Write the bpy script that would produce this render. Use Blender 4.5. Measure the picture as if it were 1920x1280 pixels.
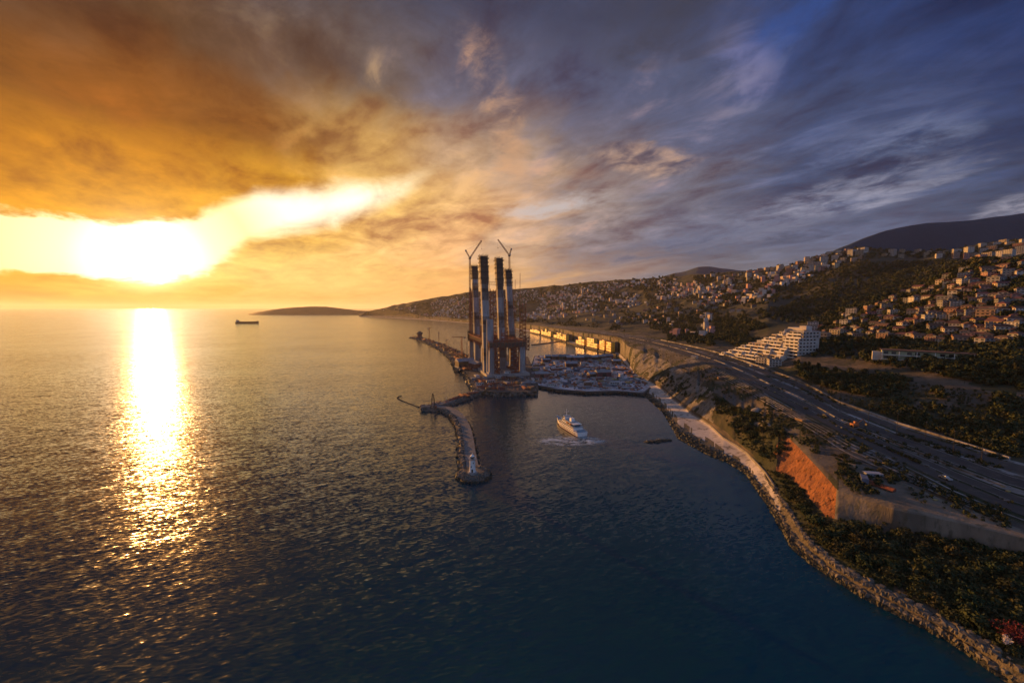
import bpy, bmesh, math, random
import numpy as np
from mathutils import Vector, Matrix

S = bpy.context.scene
for o in list(bpy.data.objects):
    bpy.data.objects.remove(o)
C = S.collection
RND = random.Random(11)
R = math.radians

# ---------------------------------------------------------------- camera, sky, sun, exposure
CAM_H = 100.0
FPX = 747.0                      # focal length in pixels of the 1920 wide photograph
PITCH = math.atan(63.0 / FPX)
cam = bpy.data.objects.new('camera', bpy.data.cameras.new('camera'))
C.objects.link(cam)
cam.location = (0, 0, CAM_H)
cam.rotation_euler = (math.pi / 2 - PITCH, 0, 0)
cam.data.sensor_width = 36.0
cam.data.lens = FPX * 36.0 / 1920.0
cam.data.clip_start = 1.0
cam.data.clip_end = 200000.0
S.camera = cam
S.view_settings.view_transform = 'Standard'
S.view_settings.look = 'None'
S.view_settings.exposure = 0.7
S.view_settings.gamma = 1.0
S.cycles.use_denoising = True
S.cycles.max_bounces = 6
S.cycles.diffuse_bounces = 2
S.cycles.glossy_bounces = 3
S.cycles.transmission_bounces = 3
S.cycles.transparent_max_bounces = 8
S.cycles.volume_bounces = 0
S.cycles.sample_clamp_indirect = 4.0
S.cycles.sample_clamp_direct = 30.0
S.cycles.caustics_reflective = False
S.cycles.caustics_refractive = False

SUN_AZ, SUN_EL = R(-42.1), R(4.85)
SUN_DIR = Vector((math.sin(SUN_AZ) * math.cos(SUN_EL), math.cos(SUN_AZ) * math.cos(SUN_EL), math.sin(SUN_EL)))
sun = bpy.data.objects.new('sun', bpy.data.lights.new('sun', 'SUN'))
C.objects.link(sun)
sun.data.energy = 5.0
sun.data.angle = R(0.53)
sun.data.color = (1.0, 0.44, 0.115)
sun.rotation_euler = SUN_DIR.to_track_quat('Z', 'Y').to_euler()


def lin(c):
    return tuple((v / 255 / 12.92) if v / 255 <= .04045 else ((v / 255 + .055) / 1.055) ** 2.4 for v in c)


class N:
    """a node socket with arithmetic, so that shaders read as formulas"""
    def __init__(s, tree, sock):
        s.t, s.s = tree, sock

    def op(s, name, *others, clamp=False):
        n = s.t.nodes.new('ShaderNodeMath'); n.operation = name; n.use_clamp = clamp
        for i, v in enumerate((s,) + others):
            if isinstance(v, N): s.t.links.new(v.s, n.inputs[i])
            else: n.inputs[i].default_value = v
        return N(s.t, n.outputs[0])

    def __add__(s, o): return s.op('ADD', o)
    __radd__ = __add__
    def __mul__(s, o): return s.op('MULTIPLY', o)
    __rmul__ = __mul__
    def __sub__(s, o): return s.op('SUBTRACT', o)
    def __rsub__(s, o): return (s * -1.0) + o
    def __truediv__(s, o): return s.op('DIVIDE', o)
    def smooth(s, a, b, lo=0.0, hi=1.0):
        n = s.t.nodes.new('ShaderNodeMapRange'); n.interpolation_type = 'SMOOTHSTEP'
        for i, v in enumerate((s, a, b, lo, hi)):
            if isinstance(v, N): s.t.links.new(v.s, n.inputs[i])
            else: n.inputs[i].default_value = v
        return N(s.t, n.outputs[0])

    def ramp(s, stops, interp='LINEAR'):
        n = s.t.nodes.new('ShaderNodeValToRGB'); e = n.color_ramp.elements
        n.color_ramp.interpolation = interp
        stops = sorted(stops, key=lambda q: q[0])
        while len(e) < len(stops): e.new(0.5)
        for el, (p, c) in zip(e, stops):
            el.position = p
            el.color = tuple(c)[:3] + (1,) if hasattr(c, '__len__') else (c, c, c, 1)
        s.t.links.new(s.s, n.inputs[0])
        return N(s.t, n.outputs[0])


def vec(t, x, y, z):
    n = t.nodes.new('ShaderNodeCombineXYZ')
    for i, v in enumerate((x, y, z)):
        if isinstance(v, N): t.links.new(v.s, n.inputs[i])
        else: n.inputs[i].default_value = v
    return N(t, n.outputs[0])


def noise(t, co, scale, detail=4.0, rough=0.55, dist=0.0, out=0):
    n = t.nodes.new('ShaderNodeTexNoise')
    n.inputs['Scale'].default_value = scale; n.inputs['Detail'].default_value = detail
    n.inputs['Roughness'].default_value = rough; n.inputs['Distortion'].default_value = dist
    if co is not None: t.links.new(co.s, n.inputs['Vector'])
    return N(t, n.outputs[out])


def mix(t, f, a, b, mode='MIX'):
    n = t.nodes.new('ShaderNodeMix'); n.data_type = 'RGBA'; n.blend_type = mode
    n.clamp_factor = True
    for i, v in ((0, f), (6, a), (7, b)):
        if isinstance(v, N): t.links.new(v.s, n.inputs[i])
        elif hasattr(v, '__len__'): n.inputs[i].default_value = tuple(v)[:3] + (1,)
        else: n.inputs[i].default_value = v
    return N(t, n.outputs[2])


def build_world():
    w = bpy.data.worlds.new('World'); S.world = w; w.use_nodes = True
    t = w.node_tree; t.nodes.clear()
    out = t.nodes.new('ShaderNodeOutputWorld'); bg = t.nodes.new('ShaderNodeBackground')
    t.links.new(bg.outputs[0], out.inputs[0])
    tc = t.nodes.new('ShaderNodeTexCoord'); sep = t.nodes.new('ShaderNodeSeparateXYZ')
    t.links.new(tc.outputs['Generated'], sep.inputs[0])
    x, y, z = (N(t, sep.outputs[i]) for i in range(3))
    zc = z.op('MAXIMUM', 0.0)
    deg = 57.29578
    az = x.op('ARCTAN2', y) * deg
    el = zc.op('ARCSINE') * deg
    dot = x * SUN_DIR.x + y * SUN_DIR.y + z * SUN_DIR.z
    gam = dot.op('MINIMUM', 1.0).op('ARCCOSINE') * deg
    # a cloud deck overhead, streaked along a wind that blows towards the sunset
    k = zc + 0.14
    ca, sa = math.cos(R(-38)), math.sin(R(-38))
    along = (x * sa + y * ca) / k
    across = (x * ca - y * sa) / k
    P1 = vec(t, along * 0.55, across * 1.0, 3.1)
    P2 = vec(t, along * 1.4, across * 1.8, 7.7)
    n1 = noise(t, P1, 1.3, 5, .55, .6)
    n2 = noise(t, P2, 1.5, 7, .6, .5)
    n3 = noise(t, P1, 3.4, 6, .6, .8)
    n4 = noise(t, P2, 4.5, 6, .65, .4)
    w1, w2, w3 = n1 - 0.5, n2 - 0.5, n3 - 0.5
    azw = az + w1 * 26.0 + w2 * 10.0
    elw = el + (w1 * 9.0 + w2 * 7.0 + w3 * 5.0) * el.smooth(0.5, 14.0, 0.12, 1.0)
    # colour of the overcast by bearing (columns) and height above the horizon (rows)
    A = lambda d: (d + 180.0) / 360.0
    rows = [
        (0.0, [(-180, (146, 166, 204)), (-90, (160, 120, 90)), (-54, (226, 152, 55)), (-42, (238, 168, 62)), (-32, (240, 172, 84)), (-15, (238, 176, 100)), (-2, (226, 160, 92)), (10, (158, 132, 118)), (25, (104, 104, 116)), (50, (66, 72, 94)), (110, (110, 126, 160))]),
        (4.2, [(-180, (146, 168, 208)), (-90, (160, 120, 88)), (-54, (244, 178, 40)), (-42, (250, 206, 96)), (-32, (250, 206, 116)), (-20, (246, 194, 112)), (-8, (238, 176, 106)), (0, (210, 164, 116)), (11, (150, 128, 120)), (25, (104, 106, 120)), (50, (66, 74, 96)), (110, (110, 128, 164))]),
        (9.0, [(-180, (144, 168, 210)), (-90, (146, 112, 86)), (-54, (214, 138, 10)), (-42, (226, 152, 14)), (-32, (240, 182, 74)), (-20, (240, 186, 112)), (-8, (228, 172, 116)), (2, (188, 154, 126)), (11, (130, 118, 122)), (25, (104, 108, 130)), (38, (92, 100, 128)), (52, (58, 68, 94)), (110, (108, 128, 168))]),
        (14.0, [(-180, (140, 166, 210)), (-90, (120, 98, 82)), (-54, (184, 112, 8)), (-42, (206, 130, 4)), (-32, (214, 150, 36)), (-20, (238, 188, 104)), (-8, (224, 174, 116)), (2, (206, 162, 124)), (11, (150, 132, 126)), (22, (110, 106, 118)), (36, (64, 74, 104)), (46, (62, 74, 106)), (54, (40, 52, 86)), (110, (104, 126, 168))]),
        (20.0, [(-180, (136, 162, 208)), (-90, (100, 90, 84)), (-54, (122, 70, 20)), (-42, (138, 76, 14)), (-32, (138, 82, 26)), (-20, (200, 152, 84)), (-8, (184, 148, 114)), (2, (166, 138, 116)), (11, (110, 102, 112)), (24, (88, 92, 118)), (38, (58, 69, 102)), (52, (34, 49, 90)), (110, (102, 124, 166))]),
        (28.0, [(-180, (130, 156, 202)), (-90, (86, 82, 86)), (-54, (78, 56, 44)), (-42, (90, 60, 38)), (-32, (88, 62, 46)), (-18, (104, 88, 82)), (-6, (98, 94, 110)), (11, (80, 84, 110)), (25, (70, 76, 102)), (38, (46, 60, 100)), (52, (27, 46, 90)), (110, (100, 122, 164))]),
        (37.0, [(-180, (124, 148, 192)), (-90, (74, 74, 84)), (-50, (76, 66, 64)), (-30, (74, 70, 76)), (0, (60, 64, 88)), (20, (54, 58, 80)), (36, (42, 66, 122)), (52, (34, 54, 104)), (110, (102, 124, 166))]),
        (60.0, [(-180, (122, 144, 186)), (-50, (88, 98, 122)), (10, (88, 102, 138)), (60, (86, 104, 144)), (110, (104, 124, 166))]),
    ]
    azn = (azw + 180.0) / 360.0
    col = None; prev = None
    for e, st in rows:
        st = st + [(180, st[0][1])]
        rr = azn.ramp([(A(d), lin(c)) for d, c in st], 'EASE')
        if col is None: col = rr
        else: col = mix(t, elw.smooth(prev, e), col, rr)
        prev = e
    # body of the clouds: soft light and dark
    body = (w1 * 1.3 + w2 * 2.1 + w3 * 1.3 + (n4 - 0.5) * 0.8).op('MULTIPLY', el.smooth(1.0, 12.0, 0.25, 1.0)) + 1.0
    dark = (1.0 - body).op('MULTIPLY', 1.82, clamp=True)
    col = mix(t, 1.0, col, body.op('MAXIMUM', 1.0), 'MULTIPLY')
    col = mix(t, dark, col, mix(t, 1.0, col, (.50, .385, .46), 'MULTIPLY'))
    # pink and peach crests where the low sun reaches the underside
    crest = (n3 * 0.6 + n2 * 0.5).smooth(0.585, 0.75) * gam.smooth(22.0, 34.0) * gam.smooth(100.0, 60.0) * el.smooth(4.0, 12.0) * el.smooth(34.0, 24.0)
    ccol = (gam / 120.0).ramp([(0.2, lin((250, 205, 120))), (0.36, lin((228, 172, 124))), (0.48, lin((172, 142, 140))), (0.62, lin((112, 118, 146))), (0.85, lin((84, 94, 128)))])
    col = mix(t, crest * 0.75, col, ccol)
    # single cloud features
    def blob(px, py, sx, sy, rot, c, amt, rough=1.0):
        nonlocal col
        a, b = (px - 960) / FPX, (640 - py) / FPX
        fx, fz = math.cos(PITCH) + b * math.sin(PITCH), b * math.cos(PITCH) - math.sin(PITCH)
        a0 = math.degrees(math.atan2(a, fx)); e0 = math.degrees(math.atan2(fz, math.hypot(a, fx)))
        da = (az - a0) * math.cos(R(e0)) + w3 * (rough * sx * 1.3); de = el - e0 + w2 * (rough * sy * 3.2)
        cr, sr = math.cos(R(rot)), math.sin(R(rot))
        u = (da * cr + de * sr) / sx; v = (de * cr - da * sr) / sy
        m = (u * u + v * v).smooth(1.5, 0.0) * (n2 * 1.1 + n4 * 1.1).smooth(0.85, 1.4)
        col = mix(t, m * amt, col, lin(c))
    blob(874, 130, .8, 2.4, -22, (226, 168, 128), .75)
    blob(930, 215, 2.5, 7.5, 32, (205, 155, 115), .7)
    blob(1210, 300, 6, 2.0, -10, (225, 178, 140), .8)
    blob(1040, 385, 9, 1.1, 6, (185, 180, 182), .8)
    blob(1560, 385, 10, 2.2, 14, (166, 164, 180), .65)
    blob(1690, 265, 6, 1.8, 14, (122, 130, 158), .6)
    blob(1470, 42, 7, 2.4, 16, (34, 74, 146), .55)
    blob(1400, 90, 2.5, 4.5, 40, (125, 122, 155), .6)
    blob(1905, 392, 2.4, 1.3, 18, (176, 172, 186), .8)
    blob(1250, 30, 13, 3.8, 8, (58, 58, 72), .85)
    blob(1330, 455, 17, 1.6, 5, (72, 80, 106), .8)
    blob(1560, 425, 9, 1.1, 10, (62, 70, 94), .85)
    # the opening under the deck where the sun stands
    top = ((az + 70.0) / 70.0).ramp([(0.0, 8.6 / 40), (0.27, 8.7 / 40), (0.37, 8.9 / 40), (0.455, 10.2 / 40), (0.54, 14.2 / 40), (0.64, 15.6 / 40), (0.76, 17.0 / 40), (0.88, 19.8 / 40), (1.0, 20.0 / 40)], 'LINEAR') * 40.0
    bot = ((az + 70.0) / 70.0).ramp([(0.0, 2.8 / 40), (0.30, 3.0 / 40), (0.40, 2.6 / 40), (0.47, 3.6 / 40), (0.53, 7.4 / 40), (0.67, 10.4 / 40), (0.79, 14.6 / 40), (0.88, 19.2 / 40), (1.0, 22.0 / 40)], 'LINEAR') * 40.0
    soft = az.smooth(-44.0, -24.0, 0.7, 3.2)
    up = ((top - el + w2 * 2.6 + w3 * 2.2) / soft).smooth(-0.1, 1.0)
    dn = ((el - bot + w2 * 2.0 + w3 * 2.4) / (soft * 0.9)).smooth(-0.3, 1.0)
    opn = up * dn * az.smooth(-4.0, -14.0) * az.smooth(-100.0, -62.0)
    hot = (gam / 60.0).ramp([(0.0, (2.4, 2.2, 1.7)), (0.10, (1.4, 1.18, .66)), (0.16, (1.28, 1.02, .46)), (0.24, (1.4, 1.25, .95)), (0.42, (1.4, 1.25, .95)), (0.6, (1.1, .78, .36)), (1.0, (.8, .5, .2))])
    col = mix(t, opn, col, hot)
    # glow of the sun through thin air
    glow = (gam * gam * -0.15).op('EXPONENT') * 2.4 + (gam * -0.24).op('EXPONENT') * 0.45
    glow = glow * el.smooth(0.4, 4.4, 0.10, 1.0)
    gcol = (gam / 30.0).ramp([(0.0, (1, .88, .60)), (0.25, (1, .72, .30)), (0.6, (1, .6, .13)), (1.0, (1, .5, .05))])
    gl = mix(t, 1.0, gcol, glow, 'MULTIPLY')
    col = mix(t, 1.0, col, gl, 'ADD')
    # clear air behind it all
    sky = t.nodes.new('ShaderNodeTexSky'); sky.sky_type = 'NISHITA'; sky.sun_disc = False
    sky.sun_elevation = SUN_EL; sky.sun_rotation = SUN_AZ
    sky.altitude = 100.0
    ns = N(t, sky.outputs[0])
    col = mix(t, 1.0, col, mix(t, 1.0, ns, (0.002, 0.002, 0.002), 'MULTIPLY'), 'ADD')
    t.links.new(col.s, bg.inputs[0]); bg.inputs[1].default_value = 0.66
    w.cycles.sampling_method = 'MANUAL'; w.cycles.sample_map_resolution = 1024


build_world()


# ---------------------------------------------------------------- helpers
def ray(px, py):
    a, b = (px - 960.0) / FPX, (640.0 - py) / FPX
    return a, math.cos(PITCH) + b * math.sin(PITCH), b * math.cos(PITCH) - math.sin(PITCH)


def at_z(px, py, z=0.0):
    r = ray(px, py); t = (z - CAM_H) / r[2]
    return Vector((r[0] * t, r[1] * t, z))


def at_y(px, py, Y):
    r = ray(px, py); t = Y / r[1]
    return Vector((r[0] * t, Y, CAM_H + r[2] * t))


class MB:
    """collects faces for one mesh object"""
    def __init__(s):
        s.v, s.f, s.m = [], [], []

    def add(s, verts, faces, m=0):
        o = len(s.v); s.v.extend([tuple(q) for q in verts])
        for f in faces:
            s.f.append(tuple(i + o for i in f)); s.m.append(m)
        return s

    def box(s, c, d, rz=0.0, m=0, top=None):
        """centre of the base c, size d; top = (scale x, scale y) of the upper face"""
        tx, ty = top or (1, 1); co, si = math.cos(rz), math.sin(rz); vs = []
        for zz, fx, fy in ((0, 1, 1), (d[2], tx, ty)):
            for sx, sy in ((-1, -1), (1, -1), (1, 1), (-1, 1)):
                x, y = sx * d[0] / 2 * fx, sy * d[1] / 2 * fy
                vs.append((c[0] + x * co - y * si, c[1] + x * si + y * co, c[2] + zz))
        return s.add(vs, [(3, 2, 1, 0), (4, 5, 6, 7), (0, 1, 5, 4), (1, 2, 6, 5), (2, 3, 7, 6), (3, 0, 4, 7)], m)

    def prism(s, poly, z0, z1, m=0, inset=0.0):
        n = len(poly); cx = sum(p[0] for p in poly) / n; cy = sum(p[1] for p in poly) / n
        lo = [(p[0], p[1], z0) for p in poly]
        hi = [(p[0] + (cx - p[0]) * inset, p[1] + (cy - p[1]) * inset, z1) for p in poly]
        return s.add(lo + hi, [tuple(range(n - 1, -1, -1)), tuple(range(n, 2 * n))] +
                     [(i, (i + 1) % n, n + (i + 1) % n, n + i) for i in range(n)], m)

    def tube(s, p, q, r, n=4, m=0, r2=None):
        p, q = Vector(p), Vector(q); d = q - p
        if d.length < 1e-6: return s
        a = d.orthogonal().normalized(); b = d.normalized().cross(a); r2 = r if r2 is None else r2
        vs = []
        for c, rr in ((p, r), (q, r2)):
            for i in range(n):
                th = 2 * math.pi * (i + .5) / n
                vs.append(c + a * (math.cos(th) * rr) + b * (math.sin(th) * rr))
        return s.add(vs, [(i, (i + 1) % n, n + (i + 1) % n, n + i) for i in range(n)] +
                     [tuple(range(n - 1, -1, -1)), tuple(range(n, 2 * n))], m)

    def lathe(s, prof, n=16, c=(0, 0, 0), m=0):
        vs = []
        for r, z in prof:
            for i in range(n):
                th = 2 * math.pi * i / n
                vs.append((c[0] + r * math.cos(th), c[1] + r * math.sin(th), c[2] + z))
        fs = []
        for j in range(len(prof) - 1):
            for i in range(n):
                fs.append((j * n + i, j * n + (i + 1) % n, (j + 1) * n + (i + 1) % n, (j + 1) * n + i))
        fs.append(tuple(range(n - 1, -1, -1)))
        fs.append(tuple((len(prof) - 1) * n + i for i in range(n)))
        return s.add(vs, fs, m)

    def lattice(s, p, q, w, r=0.12, step=None, m=0, chords=4):
        """a square lattice mast between two points"""
        p, q = Vector(p), Vector(q); d = q - p; L = d.length; dn = d / L
        a = dn.cross(Vector((0, 0, 1)))
        a = Vector((1, 0, 0)) if a.length < 1e-3 else a.normalized()
        b = dn.cross(a)
        cs = [(a * sx + b * sy) * (w / 2) for sx, sy in ((-1, -1), (1, -1), (1, 1), (-1, 1))]
        for c in cs: s.tube(p + c, q + c, r, 4, m)
        n = max(1, int(L / (step or w)))
        for i in range(n):
            z0, z1 = p + dn * (L * i / n), p + dn * (L * (i + 1) / n)
            for j in range(4):
                c0, c1 = cs[j], cs[(j + 1) % 4]
                if (i + j) % 2: c0, c1 = c1, c0
                s.tube(z0 + c0, z1 + c1, r * .7, 3, m)
                s.tube(z1 + c0, z1 + c1, r * .6, 3, m)
        return s

    def mesh(s, name, mats):
        me = bpy.data.meshes.new(name); me.from_pydata(s.v, [], s.f)
        for k in (mats if isinstance(mats, (list, tuple)) else [mats]): me.materials.append(MAT[k])
        if any(s.m): me.polygons.foreach_set('material_index', s.m)
        return me

    def build(s, name, mats, parent=None, loc=None, rz=0.0, smooth=False):
        me = s.mesh(name, mats)
        if smooth: me.polygons.foreach_set('use_smooth', [True] * len(me.polygons))
        return link(name, me, parent, loc, rz)


def link(name, data, parent=None, loc=None, rz=0.0):
    o = bpy.data.objects.new(name, data); C.objects.link(o)
    if parent is not None: o.parent = parent
    if loc is not None: o.location = loc
    if rz: o.rotation_euler = (0, 0, rz)
    return o


def tag(o, label=None, cat=None, group=None, kind=None):
    if label: o['label'] = label
    if cat: o['category'] = cat
    if group: o['group'] = group
    if kind: o['kind'] = kind
    return o


def thing(name, label, cat, loc=(0, 0, 0), rz=0.0, group=None):
    return tag(link(name, None, None, loc, rz), label, cat, group)


def np_mesh(name, verts, faces, mats, mi=None, smooth=True):
    me = bpy.data.meshes.new(name)
    me.vertices.add(len(verts)); me.vertices.foreach_set('co', np.asarray(verts, np.float32).ravel())
    k = faces.shape[1]
    me.loops.add(len(faces) * k); me.loops.foreach_set('vertex_index', faces.astype(np.int32).ravel())
    me.polygons.add(len(faces))
    me.polygons.foreach_set('loop_start', np.arange(0, len(faces) * k, k, dtype=np.int32))
    me.polygons.foreach_set('loop_total', np.full(len(faces), k, np.int32))
    for q in mats: me.materials.append(MAT[q])
    if mi is not None: me.polygons.foreach_set('material_index', np.asarray(mi, np.int32))
    me.polygons.foreach_set('use_smooth', np.full(len(faces), bool(smooth)))
    me.update(calc_edges=True)
    return me


_g = np.random.RandomState(5).rand(256, 256)


def vnoise(x, y):
    x, y = np.asarray(x, float), np.asarray(y, float)
    xi, yi = np.floor(x).astype(int), np.floor(y).astype(int); fx, fy = x - xi, y - yi
    fx, fy = fx * fx * (3 - 2 * fx), fy * fy * (3 - 2 * fy)
    g = lambda i, j: _g[i & 255, j & 255]
    return (g(xi, yi) * (1 - fx) + g(xi + 1, yi) * fx) * (1 - fy) + (g(xi, yi + 1) * (1 - fx) + g(xi + 1, yi + 1) * fx) * fy


def fbm(x, y, o=4):
    a, s, t = 0.5, 0.0, 0.0
    for i in range(o):
        s = s + a * vnoise(x * 2 ** i + 17.3 * i, y * 2 ** i - 9.1 * i); t += a; a *= .5
    return s / t * 2 - 1


# ---------------------------------------------------------------- materials
MAT = {}


def mat(name, c1, c2=None, scale=0.5, rough=0.85, metal=0.0, bump=0.0, bscale=None, detail=6.0, c3=None, stretch=(1, 1, 1), spec=0.3, obj_var=0.0, lo=.35, hi=.65):
    m = bpy.data.materials.new(name); m.use_nodes = True; MAT[name] = m
    t = m.node_tree; b = t.nodes['Principled BSDF']
    b.inputs['Roughness'].default_value = rough; b.inputs['Metallic'].default_value = metal
    b.inputs['Specular IOR Level'].default_value = spec
    tc = t.nodes.new('ShaderNodeTexCoord'); mp = t.nodes.new('ShaderNodeMapping')
    mp.inputs['Scale'].default_value = stretch
    t.links.new(tc.outputs['Object'], mp.inputs[0]); co = N(t, mp.outputs[0])
    n = noise(t, co, scale, detail, .6, .3)
    col = mix(t, n.smooth(lo, hi), c1, c2 or c1)
    if c3:
        n2 = noise(t, co, scale * 3.7, detail, .65, .2)
        col = mix(t, n2.smooth(.5, .68), col, c3)
    if obj_var:
        oi = t.nodes.new('ShaderNodeObjectInfo')
        r = N(t, oi.outputs['Random'])
        hs = t.nodes.new('ShaderNodeHueSaturation')
        t.links.new(col.s, hs.inputs['Color'])
        t.links.new((r * obj_var + (1 - obj_var / 2)).s, hs.inputs['Value'])
        t.links.new(((r * 7.31).op('FRACT') * (obj_var * .12) + (.5 - obj_var * .06)).s, hs.inputs['Hue'])
        col = N(t, hs.outputs[0])
    t.links.new(col.s, b.inputs['Base Color'])
    if bump:
        bp = t.nodes.new('ShaderNodeBump'); bp.inputs['Distance'].default_value = bump
        hn = noise(t, co, bscale or scale * 2, 6, .65)
        t.links.new(hn.s, bp.inputs['Height']); t.links.new(bp.outputs[0], b.inputs['Normal'])
    return m


def sea_material():
    m = bpy.data.materials.new('sea'); m.use_nodes = True; MAT['sea'] = m
    t = m.node_tree; b = t.nodes['Principled BSDF']
    b.inputs['Base Color'].default_value = (0.002, 0.034, 0.050, 1)
    b.inputs['IOR'].default_value = 1.36
    b.inputs['Roughness'].default_value = 0.14
    g = t.nodes.new('ShaderNodeNewGeometry'); sp = t.nodes.new('ShaderNodeSeparateXYZ')
    t.links.new(g.outputs['Position'], sp.inputs[0]); x, y = N(t, sp.outputs[0]), N(t, sp.outputs[1])
    def rot(a, lx, ly):
        c, s_ = math.cos(R(a)), math.sin(R(a))
        return vec(t, (x * c + y * s_) * (1 / lx), (y * c - x * s_) * (1 / ly), 0.0)
    # sheltered water behind the mole is calmer
    calm = noise(t, rot(20, 260, 160), 1.0, 3, .5).smooth(.3, .7, .75, 1.2)
    bay = (x + y * 0.06 + 8.0).smooth(-30.0, 60.0, 1.0, 0.55)
    calm = calm * bay
    sx = sy = None
    for ang, lx, ly, amp, det in ((24, 20, 5.5, .11, 2), (34, 6.5, 1.9, .18, 2), (14, 2.3, .72, .46, 2)):
        nc = noise(t, rot(ang, lx, ly), 1.0, det, .55, .2, out=1)
        s2 = t.nodes.new('ShaderNodeSeparateColor'); t.links.new(nc.s, s2.inputs[0])
        a, c = (N(t, s2.outputs[0]) - .5) * (amp * 1.25), (N(t, s2.outputs[1]) - .5) * (amp * 1.5)
        cr, sr = math.cos(R(ang)), math.sin(R(ang))
        dx, dy = a * cr - c * sr, a * sr + c * cr
        sx, sy = (dx, dy) if sx is None else (sx + dx, sy + dy)
    nv = t.nodes.new('ShaderNodeVectorMath'); nv.operation = 'NORMALIZE'
    t.links.new(vec(t, sx * calm, sy * calm, 1.0).s, nv.inputs[0])
    t.links.new(nv.outputs[0], b.inputs['Normal'])
    return m


sea_material()


# ---------------------------------------------------------------- sea and air
me = bpy.data.meshes.new('sea')
L = 60000.0
me.from_pydata([(-L, -3000, 0), (L, -3000, 0), (L, L, 0), (-L, L, 0)], [], [(0, 1, 2, 3)])
me.materials.append(MAT['sea'])
tag(link('sea', me), 'open sea and harbour water under the sunset', kind='structure')
HAZE = 2.0e-5
mh = bpy.data.materials.new('haze'); mh.use_nodes = True
th = mh.node_tree; th.nodes.clear()
oh = th.nodes.new('ShaderNodeOutputMaterial'); vh = th.nodes.new('ShaderNodeVolumePrincipled')
vh.inputs['Color'].default_value = (0.94, 0.93, 0.92, 1); vh.inputs['Density'].default_value = HAZE
vh.inputs['Anisotropy'].default_value = 0.35
th.links.new(vh.outputs[0], oh.inputs['Volume'])
mb = MB(); mb.box((0, L / 2 - 2000, -30.0), (2 * L + 400, L + 8000, 545.0))
MAT['haze'] = mh
tag(mb.build('haze', 'haze'), 'thin warm evening haze over the coast', kind='stuff')


# ---------------------------------------------------------------- ground materials
mat('scrub', (.026, .034, .014), (.062, .052, .032), .035, .95, bump=1.2, bscale=.25, c3=(.018, .024, .009), lo=.4, hi=.7)
mat('pale_rock', (.23, .208, .178), (.12, .108, .09), .12, .95, bump=1.6, bscale=.35, c3=(.06, .055, .03), stretch=(1, 1, .6))
mat('red_earth', (.34, .135, .055), (.21, .085, .04), .16, .95, bump=3.0, bscale=.5, c3=(.10, .05, .03), stretch=(1, 1, .7))
mat('sprayed_concrete', (.19, .162, .125), (.105, .090, .070), .10, .9, bump=.5, bscale=.5, c3=(.08, .075, .05), stretch=(1, 1, .3), detail=9)
mat('sand', (.52, .46, .40), (.36, .325, .29), .05, .95, bump=.15, bscale=1.0, c3=(.11, .10, .085))
mat('shore_gravel', (.15, .125, .085), (.075, .068, .045), .25, .95, bump=.8, bscale=.8, c3=(.19, .14, .085))
mat('town_ground', (.022, .030, .015), (.052, .046, .034), .02, .95, bump=1.0, bscale=.12, c3=(.018, .024, .012))
mat('earth_bare', (.115, .090, .066), (.058, .048, .034), .06, .95, bump=.5, bscale=.4, c3=(.04, .038, .02))
mat('yard', (.095, .087, .077), (.055, .051, .046), .09, .95, bump=.3, bscale=.5, c3=(.11, .095, .08))
mat('asphalt', (.040, .037, .037), (.062, .055, .050), .05, .9, bump=.05, bscale=1.0, c3=(.088, .074, .060), detail=9)
mat('verge', (.30, .29, .29), (.12, .105, .085), .045, .95, bump=.2, bscale=.6, c3=(.036, .038, .018), detail=9)
mat('mole_path', (.20, .195, .19), (.13, .126, .12), .2, .9, bump=.1, bscale=.8, c3=(.10, .095, .085))
mat('kerb_concrete', (.20, .19, .18), (.14, .135, .13), .15, .85)
mat('road_paint', (.30, .29, .27), (.09, .085, .08), .15, .8)
mat('rock', (.165, .15, .13), (.09, .083, .072), .35, .95, bump=.25, bscale=1.2, c3=(.085, .062, .03))
mat('wet_rock', (.05, .047, .03), (.028, .028, .02), .35, .6, bump=.25, bscale=1.2)
mat('concrete', (.30, .285, .27), (.22, .21, .20), .12, .85, bump=.05, bscale=1.0, stretch=(1, 1, .25))

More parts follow.
